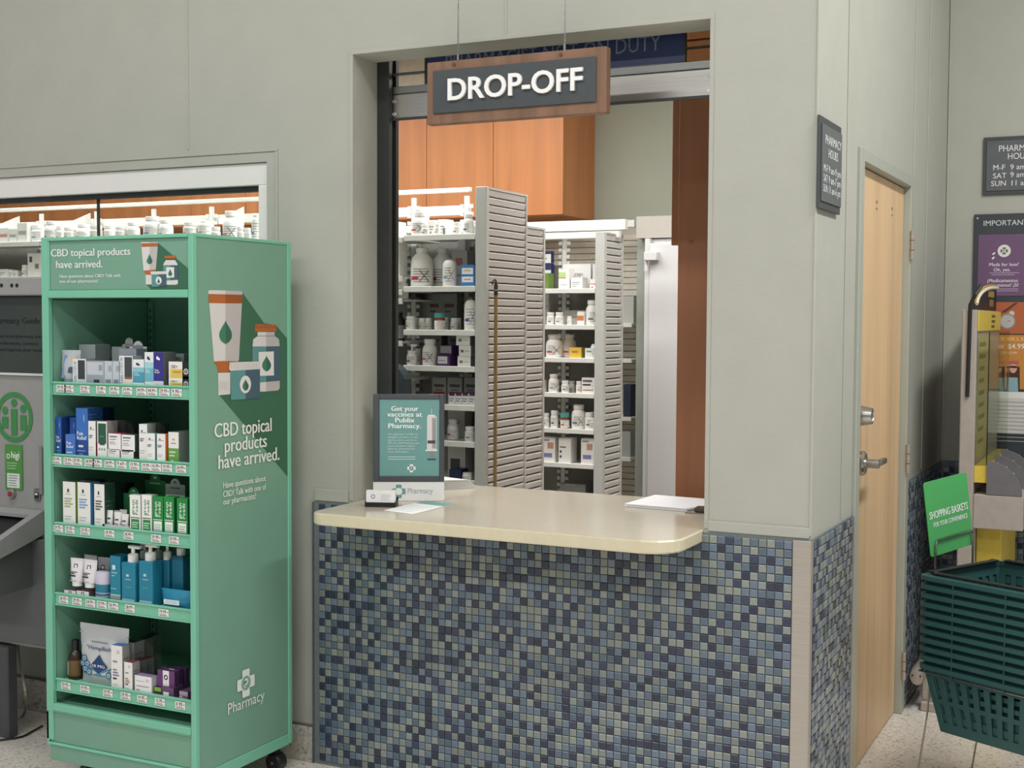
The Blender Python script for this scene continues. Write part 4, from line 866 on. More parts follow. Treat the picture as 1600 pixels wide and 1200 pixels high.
prod(3,265,365,642,1,'tallest blue pain relief carton on the second shelf',front='#3b70bd',side='#2a5597',top='#4a80cc',prints=[(0,0,1,.36,'#2a4c92')]+PR,sprints=[(.1,.86,.6,.88,'#5f86c0'),(.1,.8,.8,.82,'#4a74b2')],d=.07)
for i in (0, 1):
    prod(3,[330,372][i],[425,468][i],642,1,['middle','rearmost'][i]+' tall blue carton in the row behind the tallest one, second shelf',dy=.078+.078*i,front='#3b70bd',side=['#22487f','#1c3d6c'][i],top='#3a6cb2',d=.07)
TH_ = [(.25,.80,.45,.84,'#4b4b4f'),(.15,.77,.85,.785,'#8a8a8e'),(.1,.60,.6,.63,'#77777c'),(.1,.55,.5,.58,'#77777c'),(.1,.30,.7,.315,'#b2b2b6'),(.1,.24,.6,.255,'#b2b2b6')]
prod(3,370,432,752,1,'white carton with red side next to the tall blue one, second shelf',front='#f0efec',side='#8a8480',prints=TH_,sprints=[(0,0,.25,.45,'#a8283c')],d=.04)
prod(3,446,528,756,1,'white carton with tall green window on the second shelf',front='#f0efec',side='#a7a5a0',prints=[(.1,.42,.92,.95,'#2c5a45'),(.25,.38,.77,.43,'#2c5a45'),(.15,.24,.3,.3,'#8fa79b'),(.42,.24,.57,.3,'#8fa79b'),(.68,.24,.83,.3,'#8fa79b'),(0,0,1,.07,'#3c6b54'),(.25,.6,.7,.62,'#6f9a84')],d=.05)
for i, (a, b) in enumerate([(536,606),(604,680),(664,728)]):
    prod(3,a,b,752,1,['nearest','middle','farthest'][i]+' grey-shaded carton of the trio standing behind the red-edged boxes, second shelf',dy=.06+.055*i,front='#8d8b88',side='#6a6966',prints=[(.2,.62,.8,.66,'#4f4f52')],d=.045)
RB = [(.1,.78,.7,.85,'#5a5a5e'),(.1,.62,.6,.67,'#9a9a9e'),(.1,.45,.5,.5,'#b2b2b6'),(.1,.35,.6,.39,'#b2b2b6')]
h1 = ht(3,990,1)
for j, (a, b, sd, w1) in enumerate([(540,640,'#b03048','red'),(652,758,'#3d4b45','dark green')]):
    prod(3,a-4,b-2,990+6*j,1,'lower white carton with %s side in the double stack, second shelf' % w1,front='#f1f0ee',side=sd,prints=RB[:2],d=.04)
    prod(3,a+2,b+8,858+10*j,1,'upper white carton with %s side in the double stack, second shelf' % w1,zb=ht(3,990+6*j,1)+.0005,front='#f1f0ee',side=sd,prints=RB,d=.04)
prod(3,803,872,778,1,'tall white carton with leaf emblem right of the double stacks, second shelf',front='#f0efec',side='#a9a8a4',prints=TH_,d=.04)
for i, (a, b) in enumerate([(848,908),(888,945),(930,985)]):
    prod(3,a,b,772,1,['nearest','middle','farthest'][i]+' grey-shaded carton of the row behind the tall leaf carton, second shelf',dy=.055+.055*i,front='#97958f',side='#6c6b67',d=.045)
prod(3,868,938,857,1,'white carton with teal side in front at the right of the second shelf',dy=-.008,front='#f0efec',side='#6cb4be',prints=TH_,d=.02)
prod(3,955,1026,862,1,'white carton with orange side in front at the right of the second shelf',dy=-.008,front='#f0efec',side='#d9793c',prints=TH_,d=.02)
prod(3,1053,1140,846,1,'white and green carton at the right end of the second shelf',front='#efeeea',side='#8d8f8a',top='#6d7a6a',prints=[(0,0,1,.5,'#6aa54c'),(.4,.74,.6,.80,'#c09a8c'),(.25,.64,.75,.67,'#9a9a9a'),(.1,.36,.7,.40,'#dcebd0'),(.1,.25,.6,.29,'#dcebd0'),(.25,.05,.5,.13,'#dcebd0')],d=.08)
# shelf 3
TX3 = lambda c_: [(.35,.76,.5,.84,'#4b4b4f'),(.2,.71,.65,.725,'#b2b2b6'),(.12,.60,.75,.63,c_),(.12,.54,.65,.57,c_),(.12,.48,.8,.51,c_),(.12,.42,.6,.45,c_),(.12,.2,.7,.215,'#b2b2b6'),(.12,.14,.6,.155,'#b2b2b6')]
prod(4,135,228,107,2,'white carton with lime green side at the left of the third shelf',front='#ecebe6',side='#86a83e',top='#5a6a58',prints=TX3('#a8ad7c'),d=.035)
prod(4,245,340,112,2,'white carton with sky blue side on the third shelf',front='#ecebe6',side='#4f93cc',top='#52606a',prints=TX3('#7aa3cf'),d=.045)
prod(4,370,446,126,2,'white carton with dark green side on the third shelf',front='#ecebe6',side='#27493c',top='#4f5a55',prints=TX3('#55585a'),sprints=[(.1,.6,.8,.62,'#4f7264'),(.1,.5,.7,.52,'#4f7264'),(.1,.4,.8,.42,'#4f7264')],d=.05)
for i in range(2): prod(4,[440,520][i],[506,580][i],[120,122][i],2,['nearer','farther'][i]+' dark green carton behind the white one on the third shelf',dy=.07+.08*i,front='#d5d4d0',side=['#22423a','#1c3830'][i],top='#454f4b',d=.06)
prod(4,270,360,98,2,'dark-topped carton standing behind the blue-sided one, third shelf',dy=.06,front='#d0cfca',side='#22423a',top='#4a4f4c',d=.06)
a, b = at(*g(4, (432, 440)), y=PY), at(*g(4, (630, 440)), y=PY); m = MB(); w_ = b.x-a.x
m.box(0,w_,0,.07,0,.002,P('#dcdad6')); m.box(0,w_,0,.0015,.002,.016,P('#dcdad6')); m.box(w_-.0015,w_,.0015,.07,.002,.016,P('#dcdad6')); m.box(0,.0015,.0015,.07,.002,.03,P('#dcdad6'))
tag(m.build('product_tray', None, (a.x, PY, SZ[2]+.0006)), 'low white tray holding small white tubes on the third shelf', 'tray')
for i, (a, b, t_, dy) in enumerate([(466,510,322,.004),(522,574,335,.004),(577,628,350,.004),(512,560,322,.036),(565,615,316,.036)]):
    tubep(4,a,b,t_,2,['leftmost','middle','rightmost','rear left','rear right'][i]+' small white tube in the low tray on the third shelf',dy=dy-.004,zb=.0028,prints=[(.2,.5,.8,.6,'#4b4b50'),(.2,.25,.8,.35,'#8a9ab0')])
def gheader(x0, x1, ytop, label, dy, front, emb, yb):
    y = PY+dy; p, q = at(*g(4, (x0, yb)), y=y), at(*g(4, (x1, yb)), y=y); H_ = at(*g(4, (x0, ytop)), y=y).z-SZ[2]; w_ = q.x-p.x; hb = at(*g(4, (x0, yb)), y=y).z-SZ[2]; m = MB()
    pts = [(0,0),(w_,0),(w_,hb)]+[(a_, max(hb, b_)) for a_, b_ in arc(w_/2, H_-w_*.25, w_*.25, 0, 180, 10)]+[(0,hb)]
    m.prism([(a_, 0, b_) for a_, b_ in pts], (0,.003,0), P(front)); m.box(0, w_, .003, .045, 0, hb*.45, P(front))
    m.quad((w_*.42,-.0006,H_-.016), X, Z, w_*.16, .008, P(emb)); m.quad((w_*.25,-.0006,H_-.034), X, Z, w_*.5, .005, P(emb))
    tag(m.build('header_card_tray', None, (p.x, y, SZ[2]+.0006)), label, 'display tray')
gheader(590,742,145,'green arched header tray, lower left of three on the third shelf',.10,'#2f7d46','#9fd0ac',195)
gheader(752,905,48,'tall green arched header tray at the back of the third shelf',.17,'#2f7d46','#9fd0ac',95)
gheader(905,1050,82,'white arched header tray at the right back of the third shelf',.10,'#b9c2bb','#6d7a72',125)
GR = lambda c1, c2, pan, dot: [('green',.44,.46,.30,c1,1,.42),('roads',.78,.46,.30,c1,1,.42),(.06,.38,.94,.40,'#2b2b2b' if c2 else '#eef4ee'),(.12,.08,.88,.35,pan),(.2,.24,.8,.27,dot),(.2,.18,.7,.21,dot),(.2,.12,.75,.15,dot)]
for i, (a, b, t_, fr) in enumerate([(637,716,207,'w'),(727,800,207,'w'),(808,886,222,'g'),(892,968,222,'g'),(990,1070,232,'g')]):
    lab = ['left white carton of the pair with upright green lettering','right white carton of the pair with upright green lettering','leftmost green carton with upright white lettering','middle green carton with upright white lettering','rightmost green carton with upright white lettering'][i]+' on the third shelf'
    prod(4,a,b,t_,2,lab,front='#f0f0ec' if fr == 'w' else '#1f8a3f',side='#dad9d4' if fr == 'w' else '#176c33',top='#dcdcd8' if fr == 'w' else '#2c9a4c',prints=GR('#1f7a3c','k','#2f8a48','#bfe0c4') if fr == 'w' else GR('#f4faf4','','#f2f2ee','#a9c9b0')+([(.12,.06,.88,.1,'#b8442f')] if i == 4 else [(.12,.06,.88,.1,'#5f8fc8')]),d=.03)
# shelf 4
bx = ht(4,918,3)
for i, (a, b) in enumerate([(146,232),(238,330)]): prod(4,a,b,920+6*i,3,['left','right'][i]+' flat white carton under the white tubes, fourth shelf',front='#efecec',side='#6a4e5e',prints=[(.38,.2,.62,.85,'#4b4b50'),(.43,.4,.57,.7,'#efecec')],d=.05)
TB = [(.32,.66,.68,.80,'#3a3a3e'),(.40,.69,.60,.77,'#ece9ec'),(.1,.50,.7,.53,'#3a3a3e'),(.1,.45,.5,.48,'#3a3a3e'),(.05,.36,.6,.41,'#1f1f22'),(.1,.2,.7,.22,'#9a9aa0')]
tubep(4,198,290,677,3,'left white tube with black ring emblem standing on flat cartons, fourth shelf','#e6e2e6',zb=bx+.001,prints=TB)
tubep(4,292,385,687,3,'right white tube with black ring emblem leaning beside the deodorant stick, fourth shelf','#e6e2e6',zb=bx+.001-.0,prints=TB,lean=.03)
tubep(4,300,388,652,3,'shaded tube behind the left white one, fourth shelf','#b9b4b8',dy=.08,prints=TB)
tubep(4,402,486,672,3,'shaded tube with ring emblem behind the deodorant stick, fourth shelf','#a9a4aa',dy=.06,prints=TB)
TEAL = mat('#23809c', .4, name='teal_plastic', amount=.03); y = PY+.022
a, b = at(*g(4, (388, 775)), y=y), at(*g(4, (488, 775)), y=y); r_ = (b.x-a.x)/2; H_ = a.z-SZ[3]
m = MB(); m.lathe([(r_*.94,0),(r_,.003),(r_,H_*.55)], TEAL, n=20, sy=.7); m.lathe([(r_*1.005,H_*.08),(r_*1.005,H_*.14)], P('#9fb7c8'), n=20, sy=.7); m.lathe([(r_*1.005,H_*.2),(r_*1.005,H_*.26)], P('#b0a4c8'), n=20, sy=.7)
o = tag(m.build('deodorant_stick', None, ((a.x+b.x)/2, y, SZ[3]+.0006), 0, 40), 'teal and lavender deodorant stick with domed white cap, fourth shelf', 'deodorant')
MB().lathe([(r_,H_*.552),(r_,H_*.9),(r_*.9,H_*.97),(r_*.6,H_)], mat('#cfc9dc',.4,amount=.02), n=20, sy=.7).build('cap', o, smooth=40)
prod(4,490,566,664,3,'teal carton with white logo beside the deodorant stick, fourth shelf',front='#2383a0',side='#1c6c88',prints=[(.2,.70,.5,.80,'#cfe6ea'),('lotus',.15,.62,.045,'#e4f2f4',0,.55),(.15,.56,.45,.58,'#a9d2da'),(.02,.28,.6,.295,'#a9d2da'),(0,.12,1,.17,'#9fc9a8'),(0,.07,1,.11,'#b49fc4')],d=.05)
def pumpb(zone, x0, x1, ybody, k_, label, dy, front=True, ypump=None, col='#23809c'):
    y = PY+dy; a, b = at(*g(zone, (x0, ybody)), y=y), at(*g(zone, (x1, ybody)), y=y); w_ = (b.x-a.x); H_ = a.z-SZ[k_]; d_ = w_*.85; m = MB(); mt = mat(col, .4, amount=.03)
    m.cbox(-w_/2, w_/2, 0, d_, 0, H_, mt, .004, 2)
    if front:
        m.quad((-w_*.14,-.0006,H_*.66), X, Z, w_*.2, H_*.06, P('#a9d6de')); m.text('lotus', H_*.035, (-w_*.2,-.0006,H_*.58), X, Z, P('#e4f2f4'), 'l', w_*.4, .01, 1); m.quad((-w_*.45,-.0006,H_*.07), X, Z, w_*.9, H_*.05, P('#9fc0d0')); m.quad((-w_*.2,-.0006,H_*.4), X, Z, w_*.4, H_*.012, P('#7fb8c6'))
    o = tag(m.build('pump_bottle', None, ((a.x+b.x)/2, y, SZ[k_]+.0006)), label, 'bottle')
    p_ = MB(); q = w_*.30; ph = .055; p_.lathe([(q,H_),(q,H_+ph*.42),(q*.8,H_+ph*.48),(q*.35,H_+ph*.5),(q*.35,H_+ph*.82)], WHITE, (0,d_/2,0), 16); p_.cbox(-q*.9, q*1.9, d_/2-q*.5, d_/2+q*.5, H_+ph*.8, H_+ph, WHITE, .002); p_.build('pump', o, smooth=40); return o
pumpb(4,572,676,712,3,'teal pump bottle right of the teal carton, fourth shelf',-.004)
pumpb(4,702,806,702,3,'second teal pump bottle in front, middle of the fourth shelf',-.004)
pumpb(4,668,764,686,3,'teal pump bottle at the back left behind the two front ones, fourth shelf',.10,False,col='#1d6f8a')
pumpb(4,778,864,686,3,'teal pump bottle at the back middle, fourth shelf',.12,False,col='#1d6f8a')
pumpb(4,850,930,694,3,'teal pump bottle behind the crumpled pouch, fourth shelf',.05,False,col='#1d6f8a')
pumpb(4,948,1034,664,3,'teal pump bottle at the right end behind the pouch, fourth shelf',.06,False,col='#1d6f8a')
def pouch(name, label, x0, x1, y, z, h, mtop, build, lean=0, dth=.03):
    m = MB(); nx, nz = 12, 14; rr = random.Random(3); W_ = x1-x0
    for side in (-1, 1):
        vs = []; 
        for j in range(nz+1):
            for i in range(nx+1):
                u_, v_ = i/nx, j/nz; th = dth*math.sin(math.pi*u_)**.7*(1-v_)**.6*(.35+.65*min(1, v_*5)) if v_ < 1 else 0
                ww = 1-.10*(1-v_)*(v_ < .9); vs.append((W_*(.5+(u_-.5)*ww), side*(th+.0006)+rr.uniform(-.0012,.0012)*(v_ < .95)+dth, h*v_))
        m.add(vs, [(j*(nx+1)+i, j*(nx+1)+i+1, (j+1)*(nx+1)+i+1, (j+1)*(nx+1)+i) for j in range(nz) for i in range(nx)], mtop)
    return m
a, b = at(*g(4, (838, 915)), y=PY), at(*g(4, (1070, 915)), y=PY); h = a.z-SZ[3]
m = pouch('p','l',a.x,b.x,PY,0,h,mat('#2a86a6',.45,amount=.05),None); m.quad(((b.x-a.x)*.28,-.0035,h*.28), X, Z, (b.x-a.x)*.5, h*.26, P('#dfe6ea')); m.lines(((b.x-a.x)*.34,-.0038,h*.45), X, Z, (b.x-a.x)*.4, 2, h*.09, h*.025, P('#9fb4c0'))
tag(m.build('foil_pouch', None, (a.x, PY-.004, SZ[3]+.0006), 0, 60), 'crumpled teal pouch with white label at the right of the fourth shelf', 'pouch')
# shelf 5
x_, y = at(*g(5, (213, 300)), y=PY+.03).x, PY+.02
m = MB(); AM = mat('#33261a', .25, name='dark_amber_glass'); r_ = .025; H_ = ht(5,292,4); m.lathe([(r_*.95,0),(r_,.003),(r_,H_*.55),(r_*.7,H_*.70),(r_*.4,H_*.76)], AM, n=18); o = tag(m.build('amber_bottle', None, (x_, y+.02, SZ[4]+.0006), 0, 40), 'dark amber bottle with gold and white label left of the white pouch, bottom shelf', 'bottle')
MB().lathe([(r_*.5,H_*.765),(r_*.5,H_),(r_*.44,H_*1.01)], BLACK, n=14).build('cap', o, smooth=40); m = MB(); m.lathe([(r_*1.01,H_*.1),(r_*1.01,H_*.5)], P('#6d5630'), n=12, a0=-170, a1=0); m.lathe([(r_*1.03,H_*.12),(r_*1.03,H_*.45)], P('#e8e6e2'), n=6, a0=-170, a1=-110); m.build('label_wrap', o)
a, b = at(*g(5, (212, 150)), y=PY), at(*g(5, (578, 150)), y=PY); h = ht(5,146,4); W_ = b.x-a.x
m = pouch('p','l',a.x,b.x,PY,0,h,mat('#c9cbcc',.35,amount=.03),None,dth=.034)
D = lambda u_, v_, k=1: Vector((W_*u_, .034-.034*math.sin(math.pi*min(.95,max(.05,u_)))**.7*(1-v_)**.6*(.35+.65*min(1,v_*5))-.0030-.0004*k, h*v_))
m.poly([D(.12,.16),(D(.5,.16)),D(.85,.16),D(.9,.42),D(.7,.30),D(.5,.26),D(.3,.3),D(.08,.48)], P('#5f8da8'))
m.poly([D(.32,.33,3),D(.5,.22,3),D(.68,.33,3),D(.58,.43,3),D(.5,.53,3),D(.42,.43,3)], P('#24406f'))
for i in range(9):
    u_ = [.16,.24,.2,.78,.84,.74,.3,.7,.12][i]; v_ = [.42,.34,.25,.42,.32,.25,.22,.2,.33][i]; m.ring(D(u_,v_,2), X, Z, .004, .0075, P('#a9cbd6'), 12); m.ring(D(u_,v_,2), X, Z, .0095, .0125, P('#2f5f86'), 12)
m.text('"HempBath"', .013, D(.22,.60,5)-Y*.004, X, (Z+X*.18).normalized(), P('#27406e'), 'l', W_*.56, .02, 2); m.text('10 MG', .0095, D(.36,.315,5)-Y*.002, X, Z, P('#e6eef2'), 'l', W_*.28, .02, 2); m.lines(D(.32,.72,4)-Y*.003, X, Z, W_*.36, 1, .004, .005, P('#7d8a96'))
m.box(.0, W_, .031, .037, h*.84, h*.86, mat('#b5b7b8',.4)); tag(m.build('foil_pouch', None, (a.x, PY, SZ[4]+.0006), 0, 60), 'white and blue bath salt pouch with 10 MG diamond on the bottom shelf', 'pouch')
KX = lambda c_: [(.5,.82,.75,.90,'#c9c9cc'),(.15,.62,.55,.66,'#8a8a90'),(.15,.44,.5,.47,c_),(.15,.38,.6,.41,c_),(.15,.32,.7,.35,c_),(.15,.24,.5,.28,'#4b4b50'),(.15,.12,.6,.135,'#b2b2b6')]
SP = [(.12,.2,.82,.22,'#6b6a68'),(.12,.3,.82,.32,'#6b6a68'),(.12,.4,.75,.42,'#6b6a68'),(.12,.5,.82,.52,'#6b6a68'),(.12,.6,.7,.62,'#6b6a68'),(.12,.7,.82,.72,'#6b6a68')]
prod(5,497,580,278,4,'white carton with blue top in front of the white pouch, bottom shelf',front='#eceae6',side='#a5a29e',top='#3f69a8',prints=KX('#77779c')+[(0,.03,1,.06,'#b09a5c')],sprints=SP,d=.035,dy=-.006)
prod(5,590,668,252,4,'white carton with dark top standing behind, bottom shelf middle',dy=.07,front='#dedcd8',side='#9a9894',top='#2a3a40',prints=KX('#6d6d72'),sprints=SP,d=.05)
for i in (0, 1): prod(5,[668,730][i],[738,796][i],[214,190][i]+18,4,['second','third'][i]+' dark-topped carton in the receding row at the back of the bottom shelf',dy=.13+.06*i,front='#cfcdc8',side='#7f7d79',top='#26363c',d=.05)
prod(5,594,656,404,4,'white carton with dark red top in front of the receding row, bottom shelf',front='#eceae6',side='#a5a29e',top='#7a3a42',prints=KX('#b0606c'),sprints=SP,d=.035,dy=-.006)
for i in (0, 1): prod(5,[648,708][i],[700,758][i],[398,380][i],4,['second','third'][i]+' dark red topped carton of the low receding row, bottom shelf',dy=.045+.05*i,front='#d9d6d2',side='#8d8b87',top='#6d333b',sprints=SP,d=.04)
prod(5,674,800,503,4,'squat lavender-topped white carton at the front of the bottom shelf',front='#efebec',side='#d2c8d0',top='#9a7fa8',prints=[(.65,.7,.85,.85,'#d5ccd2'),(.1,.70,.55,.74,'#c0b6bc'),(.1,.42,.85,.47,'#a893a8'),(.1,.2,.3,.26,'#a893a8')],d=.03,dy=-.006)
pz = ht(5,585,4,.02)
prod(5,876,966,590,4,'purple carton with white band at the front right of the bottom shelf',front='#6d4a72',side='#4f3554',prints=[(.15,.1,.6,.55,'#efe9ee')],d=.05)
for i, (a, b, t_, dy) in enumerate([(846,972,462,.012),(895,1008,448,.05),(960,1056,442,.08)]):
    o = prod(5,a,b,t_,4,['front','middle','rear'][i]+' purple fold-over card pack with white band on the purple cartons, bottom shelf',dy=dy,zb=(pz+.001 if i < 1 else 0),front='#6b3f74',side='#502e58',prints=[(.32,.05,.68,1,'#efe9ee')],d=.02,name='card_pack')
    if i == 0: m = MB(); q = at(*g(5, (909, 520)), y=PY+.012); p2 = o.location; m.ring((q.x-p2.x, -.0012, q.z-p2.z), X, Z, .005, .0085, P('#2b2530')); m.build('emblem', o)
prod(5,816,872,590,4,'small dark carton with lime label beside the lavender one, bottom shelf',front='#3d3a40',side='#2b292e',prints=[(.1,.55,1,.98,'#86b04a')],d=.03,dy=.0)
o = prod(5,1010,1072,622,4,'low purple tray with ring emblem at the right end of the bottom shelf',front='#7d5a80',side='#563a5a',prints=[(0,.55,1,1,'#a89aac')],d=.06); m = MB(); m.ring((.0068,-.0012,.009), X, Z, .004, .0065, P('#efe9ee')); m.build('emblem', o)

# ================================================================== ON THE COUNTER
A_, B_ = at(583,783,z=ZC), at(694,783,z=ZC); ang = math.atan2(B_.y-A_.y, B_.x-A_.x); PW = (B_-A_).length
ps = thing('poster_stand', 'charcoal-framed teal vaccination poster on white base standing on the counter', 'sign', (A_.x, A_.y, ZC+.0005), ang)
H_ = at(585,616,y=A_.y).z-ZC; bh = at(585,753,y=A_.y).z-ZC; lean = .0
m = MB(); m.cbox(0,PW,0,.006,0,bh,mat('#eceae6',.4,amount=.01),.001); m.cbox(0,PW,.006,.10,0,.004,mat('#eceae6',.4,amount=.01),.001)
pharmacy_cross(m, (PW*.36,-.0008,bh*.5), X, Z, .048, P('#6aa09d'), P('#efeeea'), False); m.text('Pharmacy', .019, (PW*.48,-.0008,bh*.40), X, Z, P('#a6a8a8'), 'l', PW*.36, 0, 2); m.build('base', ps)
m = MB(); fw = .022; DK = mat('#4a4e52',.45,name='charcoal_frame')
m.cbox(0,fw,-.003,.009,bh,H_,DK,.002); m.cbox(PW-fw*.8,PW,-.003,.009,bh,H_,DK,.002); m.cbox(fw,PW-fw*.8,-.003,.009,bh,bh+.020,DK,.002); m.cbox(fw,PW-fw*.8,-.003,.009,H_-.018,H_,DK,.002); m.build('frame', ps)
m = MB(); TP_ = P('#6f9f9a'); x0, x1, z0, z1 = fw+.0005, PW-fw*.8-.0005, bh+.0205, H_-.0185; m.box(x0,x1,.001,.008,z0,z1,TP_); w_, h_ = x1-x0, z1-z0
def pt(t_, u_, v_, ch, wd, bold=0): m.text(t_, ch, (x0+w_*u_,.0004,z0+h_*v_), X, Z, P('#f1f3f0'), 'c', wd*w_, bold, 2)
pt('Get your',.42,.85,.017,.46,.025); pt('vaccines at',.42,.775,.017,.58,.025); pt('Publix',.42,.70,.017,.33,.025); pt('Pharmacy.',.42,.625,.017,.56,.025)
for i, t_ in enumerate(['We administer COVID-19,','shingles, pneumococcal,','various shots, and more.','We also bill Medicare and','most insurance plans!','Visit the pharmacy for','more information.']): m.text(t_, .0060, (x0+w_*.14,.0004,z0+h_*(.535-.038*i)), X, Z, P('#e2ebe8'), 'l', w_*[.51,.50,.49,.52,.45,.45,.36][i], 0, 1)
for v_ in (.245,.215): m.quad((x0+w_*.14,.0004,z0+h_*v_), X, Z, w_*.46, .0022, P('#d4e2de'))
pharmacy_cross(m, (x0+w_*.535,.0003,z0+h_*.10), X, Z, .029, P('#eef2ee'), P('#6a7f80'), True)
q = lambda u0, u1, v0, v1, c_, kk=0: m.quad((x0+w_*u0,.0004-.0002*kk,z0+h_*v0), X, Z, w_*(u1-u0), h_*(v1-v0), P(c_))
q(.868,.876,.80,.88,'#d8dad8'); q(.81,.93,.78,.80,'#e3e1de'); q(.795,.955,.345,.78,'#d9d6d4'); q(.88,.945,.36,.76,'#a39d9c',1)
for i in range(8): q(.90,.945,.47+.035*i,.475+.035*i,'#6d6a6a',2)
q(.805,.935,.425,.465,'#4a4a4c',3); q(.77,.97,.325,.345,'#e3e1de',1); q(.85,.90,.225,.325,'#8f8684',1); q(.80,.945,.208,.226,'#3c4a4c',1)
m.build('poster', ps, label='teal vaccination poster with syringe drawing')
a, b = at(571,792,z=ZC), at(620,791,z=ZC)
bc = thing('card_holder', 'black business card holder with white cards in front of the poster stand', 'card holder', (a.x, a.y-.004, ZC+.0005), ang*.75); w_ = (b-a).length*1.0
m = MB(); m.box(0,w_,0,.05,0,.003,BLACK); m.box(0,w_,0,.002,.003,.016,BLACK); m.box(0,w_,.048,.05,.003,.03,BLACK); m.box(0,.002,.002,.048,.003,.02,BLACK); m.box(w_-.002,w_,.002,.048,.003,.02,BLACK); m.build('holder', bc)
m = MB(); m.box(.004,w_-.004,.004,.03,.0035,.056,P('#efeeec')); m.ring((w_*.26,.0036,.036), X, Z, .005, .0075, P('#5f7fa8'), 16); m.lines((w_*.5,.0036,.042), X, Z, w_*.35, 5, .005, .0012, P('#a9aeb8')); m.build('business_cards', bc)
pts = [at(600,798,z=ZC), at(645,804,z=ZC), at(710,788,z=ZC), at(664,783,z=ZC)]
m = MB(); o_ = pts[0]; m.prism([(p-o_)+Vector((0,0,.0005)) for p in pts], (0,0,.0012), P('#eeedea')); e1, e2 = pts[3]-o_, pts[2]-pts[1]; L_ = lambda s_, t_: (o_+(pts[1]-o_)*s_+(e1*(1-s_)+e2*s_)*t_)-o_+Vector((0,0,.0019))
m.poly([L_(0,.74),L_(1,.74),L_(1,1),L_(0,1)], P('#6f9b9a'))
for i in range(5): m.poly([L_(.1,.12+.11*i),L_(.85,.12+.11*i),L_(.85,.15+.11*i),L_(.1,.15+.11*i)], P('#d3d6d6'))
tag(m.build('leaflet', None, o_), 'white leaflet with teal end lying on the counter before the poster stand', 'leaflet')
a = at(977,791,z=ZC); rr = random.Random(4)
m = MB(); cl = [at(977,792,z=ZC)-a, at(1075,800,z=ZC)-a, at(1094,797,z=ZC)-a, Vector((.34,.24,0)), Vector((.02,.26,0))]
for i in range(7):
    j = Vector((rr.uniform(-.004,.004), rr.uniform(-.004,.004), .0006+i*.0016)); m.prism([p*(1-.004*i)+j for p in cl], (0,0,.0014), P('#f2f1f3' if i else '#c9c8c4'))
tag(m.build('paper_stack', None, a), 'stack of white papers at the right end of the counter', 'paper')
c0 = at(1072,801,z=ZC); m = MB(); m.cbox(0,.10,-.004,.06,0,.003,mat('#8f8377',.4),.001); m.cbox(.03,.10,.0,.05,.0035,.02,mat('#5a544d',.35,.6),.004)
tag(m.build('clipboard', None, (c0.x,c0.y-.012,ZC+.0005), .1), 'brown clipboard edge with dark metal clip beside the white papers', 'clipboard')
a = at(690,766,z=ZC); m = MB()
for i in range(10):
    r_ = 1-.045*i; m.prism([Vector((-.13+.002*i,.0,.0006+.0035*i)), Vector((.0*r_,.0+.003*i,.0006+.0035*i)), Vector((.085*r_,.12,.0006+.0030*i)), Vector((.06*r_,.145,.0006+.0026*i)), Vector((-.12,.145,.0006+.0035*i))], (0,0,.0024), P('#e9e7e2' if i % 2 else '#dcdad5'))
tag(m.build('towel_pile', None, a), 'folded white cloths at the back of the counter behind the poster stand', 'cloth')

# ================================================================== WALL SIGNS
HR = ['PHARMACY','HOURS']; ROWS = [('M-F','9 am-9 pm'),('SAT','9 am-7 pm'),('SUN','11 am-6 pm')]
SG = mat('#5d6063', .4, name='grey_sign_face')
p0, p1 = at(1281,179,x=.012), at(1314.5,201,x=.012); zb = at(1277.5,324,x=.012).z; ya, yb, za = p0.y, p1.y, p0.z
s = thing('hours_sign', 'dark pharmacy hours sign on the side wall above the door jamb', 'sign', (.0045, ya, zb)); w_, h_ = yb-ya, za-zb
MB().cbox(0,.008,0,w_,0,h_,CHAR,.001).build('backing', s); m = MB(); m.cbox(.008,.012,.02,w_-.004,.022,h_-.022,SG,.0008)
def st(t_, y_, z_, ch, wd, al='l'): m.text(t_, ch, (.0126,y_,z_), Y, Z, P('#d5d8da'), al, wd, .02, 2)
st('PHARMACY', w_*.56, h_*.72, .026, .215, 'c'); st('HOURS', w_*.56, h_*.58, .026, .13, 'c')
for i, (a_, b_) in enumerate(ROWS): st(a_, w_*.13, h_*(.41-.11*i), .022, .055); st(b_, w_*.36, h_*(.41-.11*i), .022, .165)
m.build('sign_face', s)
xa, xb = at(1537,215,y=2.56).x, at(1537,215,y=2.56).x+.36; zb, za = at(1537,305,y=2.56).z, at(1537,215,y=2.56).z
s = thing('hours_sign', 'grey pharmacy hours sign with white lettering on the back wall', 'sign', (xa, 2.575, zb)); w_, h_ = xb-xa, za-zb
MB().cbox(0,w_,-.012,-.0005,0,h_,CHAR,.001).build('backing', s); m = MB(); m.cbox(.015,w_-.015,-.016,-.012,.018,h_-.018,SG,.0008)
def bt(t_, px, py, ch, wd=None, al='l'): p = at(px, py, y=2.558); m.text(t_, ch, (p.x-xa,-.0166,p.z-zb), X, Z, P('#dfe1e0'), al, wd, .006, 3)
bt('PHARMACY',1560,237,.028,.185); bt('HOURS',1574,249,.028,.112)
for i, (a_, b_) in enumerate(ROWS): bt(a_, [1551,1551,1548][i], [266,279,291][i], .024); bt(b_, 1578, [265,277,290][i], .024)
m.build('sign_face', s)
xa = at(1522,335,y=2.555).x; za = at(1522,335,y=2.555).z; zb = at(1540,745,y=2.555).z; w_, h_ = .62, za-zb
s = thing('notice_board', 'dark board headed IMPORTANT with purple and orange posters on the back wall', 'board', (xa, 2.575, zb))
MB().cbox(0,w_,-.014,-.0005,0,h_,mat('#3c4147',.45),.002).build('board_panel', s)
